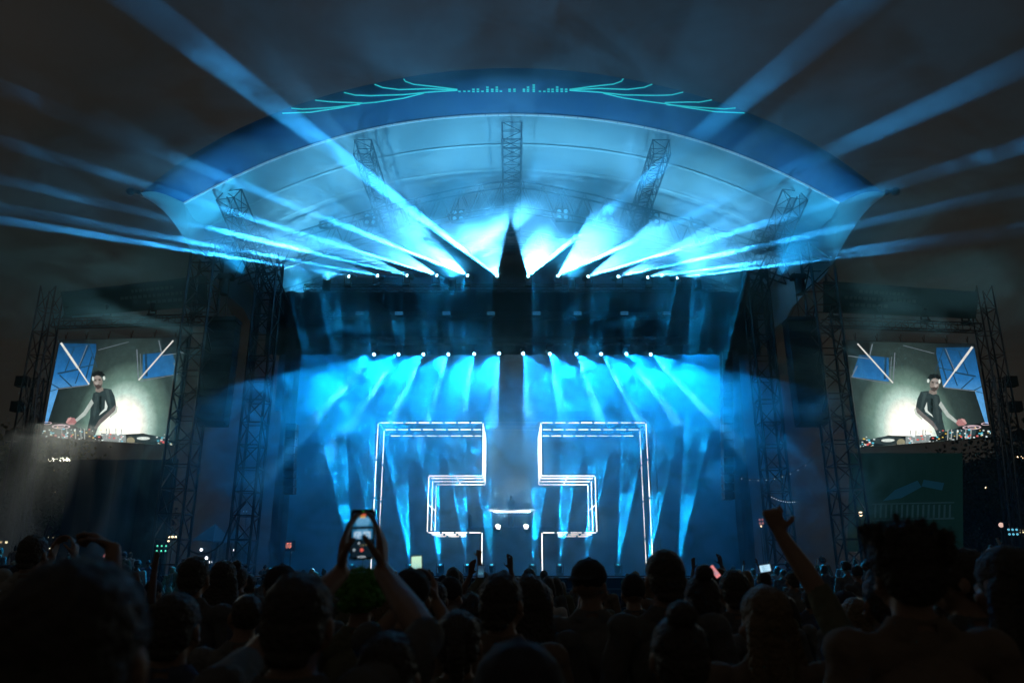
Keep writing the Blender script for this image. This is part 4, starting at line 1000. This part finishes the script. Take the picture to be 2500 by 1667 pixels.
def tree(px, Y, h, rad, label, seed):
    rr = random.Random(seed); x = (px-1250)/F*(Y*.96+1); t = tag(empty('tree', (x, Y, 0)), label, 'tree', 'dark trees beyond the crowd')
    tr = MB(); tr.tube((0,0,0),(.2,0,h*.45),.28,8,.18); ends = []
    for i in range(7):
        a = i*.9+rr.random(); e = (.2+math.cos(a)*rad*.6, math.sin(a)*rad*.6, h*rr.uniform(.6,.9)); tr.tube((.2,0,h*.42),e,.12,6,.03); ends.append(e)
    tr.build('trunk', mat('bark', (.07,.05,.035), .9), t)
    m = MB()
    for i in range(2600):
        e = ends[rr.randrange(7)]; c = Vector((e[0]+rr.gauss(0,rad*.28), e[1]+rr.gauss(0,rad*.28), e[2]+rr.gauss(0,h*.09)))
        u = Vector((rr.gauss(0,1),rr.gauss(0,1),rr.gauss(0,1))).normalized()*.16; v = u.cross(Vector((rr.gauss(0,1),rr.gauss(0,1),rr.gauss(0,1)))).normalized()*.11
        m.poly([c-u, c+v, c+u, c-v])
    m.build('crown', mat('leaves', (.06,.07,.03), .8, var=.4, scale=.5), t)
for i, (px, Y, h, rad) in enumerate([(-40,58,11,4),(40,62,13,4.5),(105,54,8.5,3),(235,60,8,3),(320,62,7,2.6),(2440,60,11,4),(2545,55,12.5,4),(2370,64,8,3)]):
    tree(px, Y, h, rad, ('leafy dark tree cut by the left frame edge','tallest dark tree at the far left','low round tree before the slim tower block','small tree right of the slim tower block','small tree under the left screen','tall dark tree at the far right','dark tree cut by the right frame edge','low tree under the right screen edge')[i], 20+i)

# string of small lamps, tents and stall lights behind the crowd
def bulbs(pts, lb, n, sag, Y, col=(.8,.9,1), es=4, r=.03):
    a, b = at(*pts[0], Y), at(*pts[1], Y); t = tag(empty('lamp_string', a), lb, 'lamp string'); P0 = []
    for i in range(n+1):
        u = i/n; P0.append(a.lerp(b,u)-a-Vector((0,0,sag*4*u*(1-u))))
    MB().path(P0, .012, 4).build('cable', M_black, t)
    m = MB()
    for p in P0[1:-1]: m.ball(p-Vector((0,0,.04)), r, 6, 4)
    m.build('bulb', mat('bulb_glow', (1,1,1), .4, emit=col, es=es), t)
bulbs([(1878,1207),(1945,1221)], 'short sagging string of tiny white bulbs above the raised fist', 12, .12, 34, (.7,.85,1), .9, .018)
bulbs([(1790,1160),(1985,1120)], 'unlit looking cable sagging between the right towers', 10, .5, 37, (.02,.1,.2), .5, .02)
def stall(px0, px1, pyt, Y, lb, cols, seed):
    a, b = at(px0,pyt,Y), at(px1,pyt,Y); wd = b.x-a.x; h = a.z; rr = random.Random(seed)
    t = tag(empty('tent', (a.x,Y,0)), lb, 'tent', 'small tents behind the crowd')
    M = mat('tent_cloth', (.16,.18,.2), .8, bump=.2, trans=.3)
    m = MB(); c = (wd/2, 1.5, h+.9)
    for p, q in (((0,0),(wd,0)),((wd,0),(wd,3)),((wd,3),(0,3)),((0,3),(0,0))): m.poly([(*p,h),(*q,h),c])
    m.grid([[(wd*i/8, 3.0+.05*math.sin(i*2), h*j/2) for i in range(9)] for j in range(3)]); m.build('canopy', M, t)
    for x in (0, wd):
        for y in (0, 3): MB().bar((x,y,0),(x,y,h),.07).build('leg', M_truss, t)
    MB().box((wd*.15,.5,gz(a.x,Y)),(wd*.85,1.0,1.1)).build('counter', M_dark, t)
    for i in range(cols):
        x = wd*rr.uniform(.1,.9); z = h*rr.uniform(.62,.92); MB().ball((x,.8,z), .075, 8, 6).build('lamp', mat('stall_lamp', (1,1,1), .4, emit=(.85,.85,.9), es=5), t)
stall(468,520,1318,40,'tent with pale lit back and small lamps, left of the stage',3,1)
stall(534,566,1325,42,'narrow tent with one lamp beside the lit tent',1,2)
stall(2255,2300,1330,40,'small tent with a warm lamp behind the crowd at right',2,3)
p = at(660,1324,40.5); p2 = at(715,1338,40.5)
t = tag(empty('lit_sign', (p.x,40.5,0)), 'small reddish lit sign board left of the stage corner', 'sign'); wd, h0, h1 = p2.x-p.x, p2.z, p.z
MB().box((-.1,.02,h0-.12),(wd+.1,.12,h1+.12)).build('board', M_black, t); MB().bar((.1,.07,0),(.1,.07,h0-.12),.08).bar((wd-.1,.07,0),(wd-.1,.07,h0-.12),.08).build('post', M_dark, t)
m = MB(); x = 0; rr = random.Random(2)
while x < wd*.95:
    k = rr.uniform(.06,.11); m.box((x,-.01,h0),(x+.025,.018,h1)).box((x,-.01,h1-.05),(x+k,.018,h1)).box((x+k-.025,-.01,h0+.05),(x+k,.018,h1-.1)); x += k+.05
m.build('lettering', mat('red_letters', (.5,.2,.1), .5, emit=(1,.32,.22), es=1.2), t)
M_w = mat('warm_point', (1,.8,.5), .4, emit=(1,.72,.42), es=5); M_g = mat('green_point', (.3,1,.6), .4, emit=(.1,.8,.5), es=1.0); M_c = mat('cyan_point', (.5,.9,1), .4, emit=(.12,.5,.7), es=.9)
def pole_lamp(px, py, Y, lb, mt=M_w, r=.07, n=1):
    p = at(px, py, Y); t = tag(empty('pole_lamp', (p.x,p.y,0)), lb, 'lamp')
    MB().tube((0,0.05,0),(0,.05,p.z),.035,6).build('pole', M_dark, t)
    for i in range(n): MB().ball((.16*(i%3-1)*(n>1),-.02,p.z+.05-.18*(i//3)), r, 8, 6).build('bulb', mt, t)
for a in [(421,1312,38,'small warm lamp cluster left of the lit tent',M_w,.05,4),(395,1335,30,'thin green light tower at the left of the tents',M_g,.035,6),(236,1296,40,'lone tiny lamp low under the left screen',M_w,.05,1),
   (206,1226,45,'pale lamp on a pole right of the slim tower block',M_w,.07,1),(2101,1256,38,'bright warm lamp right of the right tower',M_w,.10,1),(2110,1308,38,'pale lamp low beside the right tower',M_w,.06,2),
   (1862,1270,42,'warm lamps beside the right speaker column foot',mat('dull_warm',(1,.5,.4),.4,emit=(.8,.28,.2),es=1.2),.06,5),(1858,1286,42,'pale lamp under the warm lamps',M_w,.05,1),(2492,1118,60,'bright warm lamp cluster at the right frame edge',M_w,.13,5),
   (2405,1190,60,'tiny lamp low at the far right',M_w,.06,1),(2444,1283,40,'warm lamp over the crowd at the far right',mat('dull_pale',(1,.8,.7),.4,emit=(.8,.5,.4),es=1),.12,1),(2472,1295,32,'green and blue glow stick post at the far right',M_c,.045,6),(602,1250,44,'two tiny cool lamps in the dark stage wing',M_c,.03,2)]:
    pole_lamp(*a)
# crowd barrier
t = tag(empty('crowd_barrier', (0,35.6,0)), 'low metal crowd barrier in front of the stage', 'barrier')
m = MB(); m.bar((-15,0,1.15),(15,0,1.15),.06); m.bar((-15,0,.15),(15,0,.15),.06); m.build('rail', M_truss, t)
m = MB()
for i in range(31): m.bar((-15+i,0,0),(-15+i,0,1.15),.05)
m.build('post', M_truss, t)
# drum shaped hoop at the left wing
t = tag(empty('cable_swag', at(430,1290,37)), 'long cable hanging in a wide loop from the left tower', 'cable'); o2 = t.location.copy()
MB().path([at(430+19*i, 1290+62*math.sin(math.pi*min(1,(i+1)/8.5)) - (0 if i < 6 else (i-6)*22), 37)-o2 for i in range(10)], .04, 5).build('loop', M_dark, t)

# ------------------------------------------------------------------ air: thin even haze, and the stage smoke
def vol_box(name, a, b, dens, noise=None, lo=.45, hi=.72, base=0, aniso=.35, stretch=(1,1,1), col=(.30,.76,1), detail=4, dist=.6, ramp=None, **k):
    m = bpy.data.materials.new(name); m.use_nodes = True; t = m.node_tree; t.nodes.clear(); m.cycles.volume_step_rate = .35 if noise else 1; out = t.nodes.new('ShaderNodeOutputMaterial')
    s = t.nodes.new('ShaderNodeVolumePrincipled'); s.inputs['Color'].default_value = (*col, 1); s.inputs['Density'].default_value = dens; s.inputs['Anisotropy'].default_value = aniso
    t.links.new(s.outputs[0], out.inputs['Volume'])
    if noise:
        tc = t.nodes.new('ShaderNodeTexCoord'); mp = t.nodes.new('ShaderNodeMapping'); mp.inputs['Scale'].default_value = stretch
        n = t.nodes.new('ShaderNodeTexNoise'); n.inputs['Scale'].default_value = noise; n.inputs['Detail'].default_value = detail; n.inputs['Distortion'].default_value = dist
        mr = t.nodes.new('ShaderNodeMapRange'); mr.inputs[1].default_value = lo; mr.inputs[2].default_value = hi; mr.inputs[3].default_value = base; mr.inputs[4].default_value = dens
        t.links.new(tc.outputs['Object'], mp.inputs[0]); t.links.new(mp.outputs[0], n.inputs['Vector']); t.links.new(n.outputs['Fac'], mr.inputs[0]); o = mr.outputs[0]
        for ax, pts in (ramp or []):
            sx = t.nodes.new('ShaderNodeSeparateXYZ'); t.links.new(tc.outputs['Object'], sx.inputs[0])
            ab = t.nodes.new('ShaderNodeMath'); ab.operation = 'ABSOLUTE'; t.links.new(sx.outputs[ax], ab.inputs[0])
            v0, v1 = pts[0][0], pts[-1][0]
            m1 = t.nodes.new('ShaderNodeMapRange'); m1.inputs[1].default_value = v0; m1.inputs[2].default_value = v1; t.links.new(ab.outputs[0], m1.inputs[0])
            fc = t.nodes.new('ShaderNodeFloatCurve'); cv = fc.mapping.curves[0]
            cv.points[0].location = (0, pts[0][1]); cv.points[1].location = (1, pts[-1][1])
            for q0, q1 in pts[1:-1]: cv.points.new((q0-v0)/(v1-v0), q1)
            for q in cv.points: q.handle_type = 'VECTOR'
            fc.mapping.update(); t.links.new(m1.outputs[0], fc.inputs['Value'])
            mu = t.nodes.new('ShaderNodeMath'); mu.operation = 'MULTIPLY'; t.links.new(o, mu.inputs[0]); t.links.new(fc.outputs[0], mu.inputs[1]); o = mu.outputs[0]
        t.links.new(o, s.inputs['Density'])
    return MB().box(a, b).build(name, m, kind='stuff', **k)
HAZE = vol_box('haze', (-140,-10,-1), (140,150,60), .0005)
vol_box('smoke', (-17,29.5,1.7), (17,46.5,12.55), .40, .24, .500, .60, .026, detail=7, dist=2.4, stretch=(1,1,1.2), ramp=[('X', [(0,.8),(11,1),(14,.8),(17,0)]), ('Y', [(29.5,0),(34,.45),(37,1),(46.5,1)])])
vol_box('smoke', (-34,6,12.6), (34,46.5,30), .30, .14, .490, .575, .013, detail=7, dist=2.0, stretch=(.75,.9,1.6),
        ramp=[('Y', [(6,.01),(16,.015),(25,.045),(30,.24),(34,.9),(46.5,1)]), ('Z', [(12.6,.8),(14.5,.8),(16.5,1.3),(19,1),(21.5,.4),(24,.22),(30,.2)]), ('X', [(0,1),(14.5,1),(18,.32),(25,.22),(34,.2)])])
vol_box('smoke', (-24,34,1.5), (-18,38,8.2), .35, .35, .46, .66, 0, stretch=(1,1,.4), col=(1,.95,.9))
vol_box('smoke', (-2.6,45.5,4.35), (2.6,47.5,10.4), .40, .45, .42, .62, .12, detail=5, dist=1.5, col=(.8,.93,1), ramp=[('X', [(0,1),(1.6,.8),(2.6,0)])])
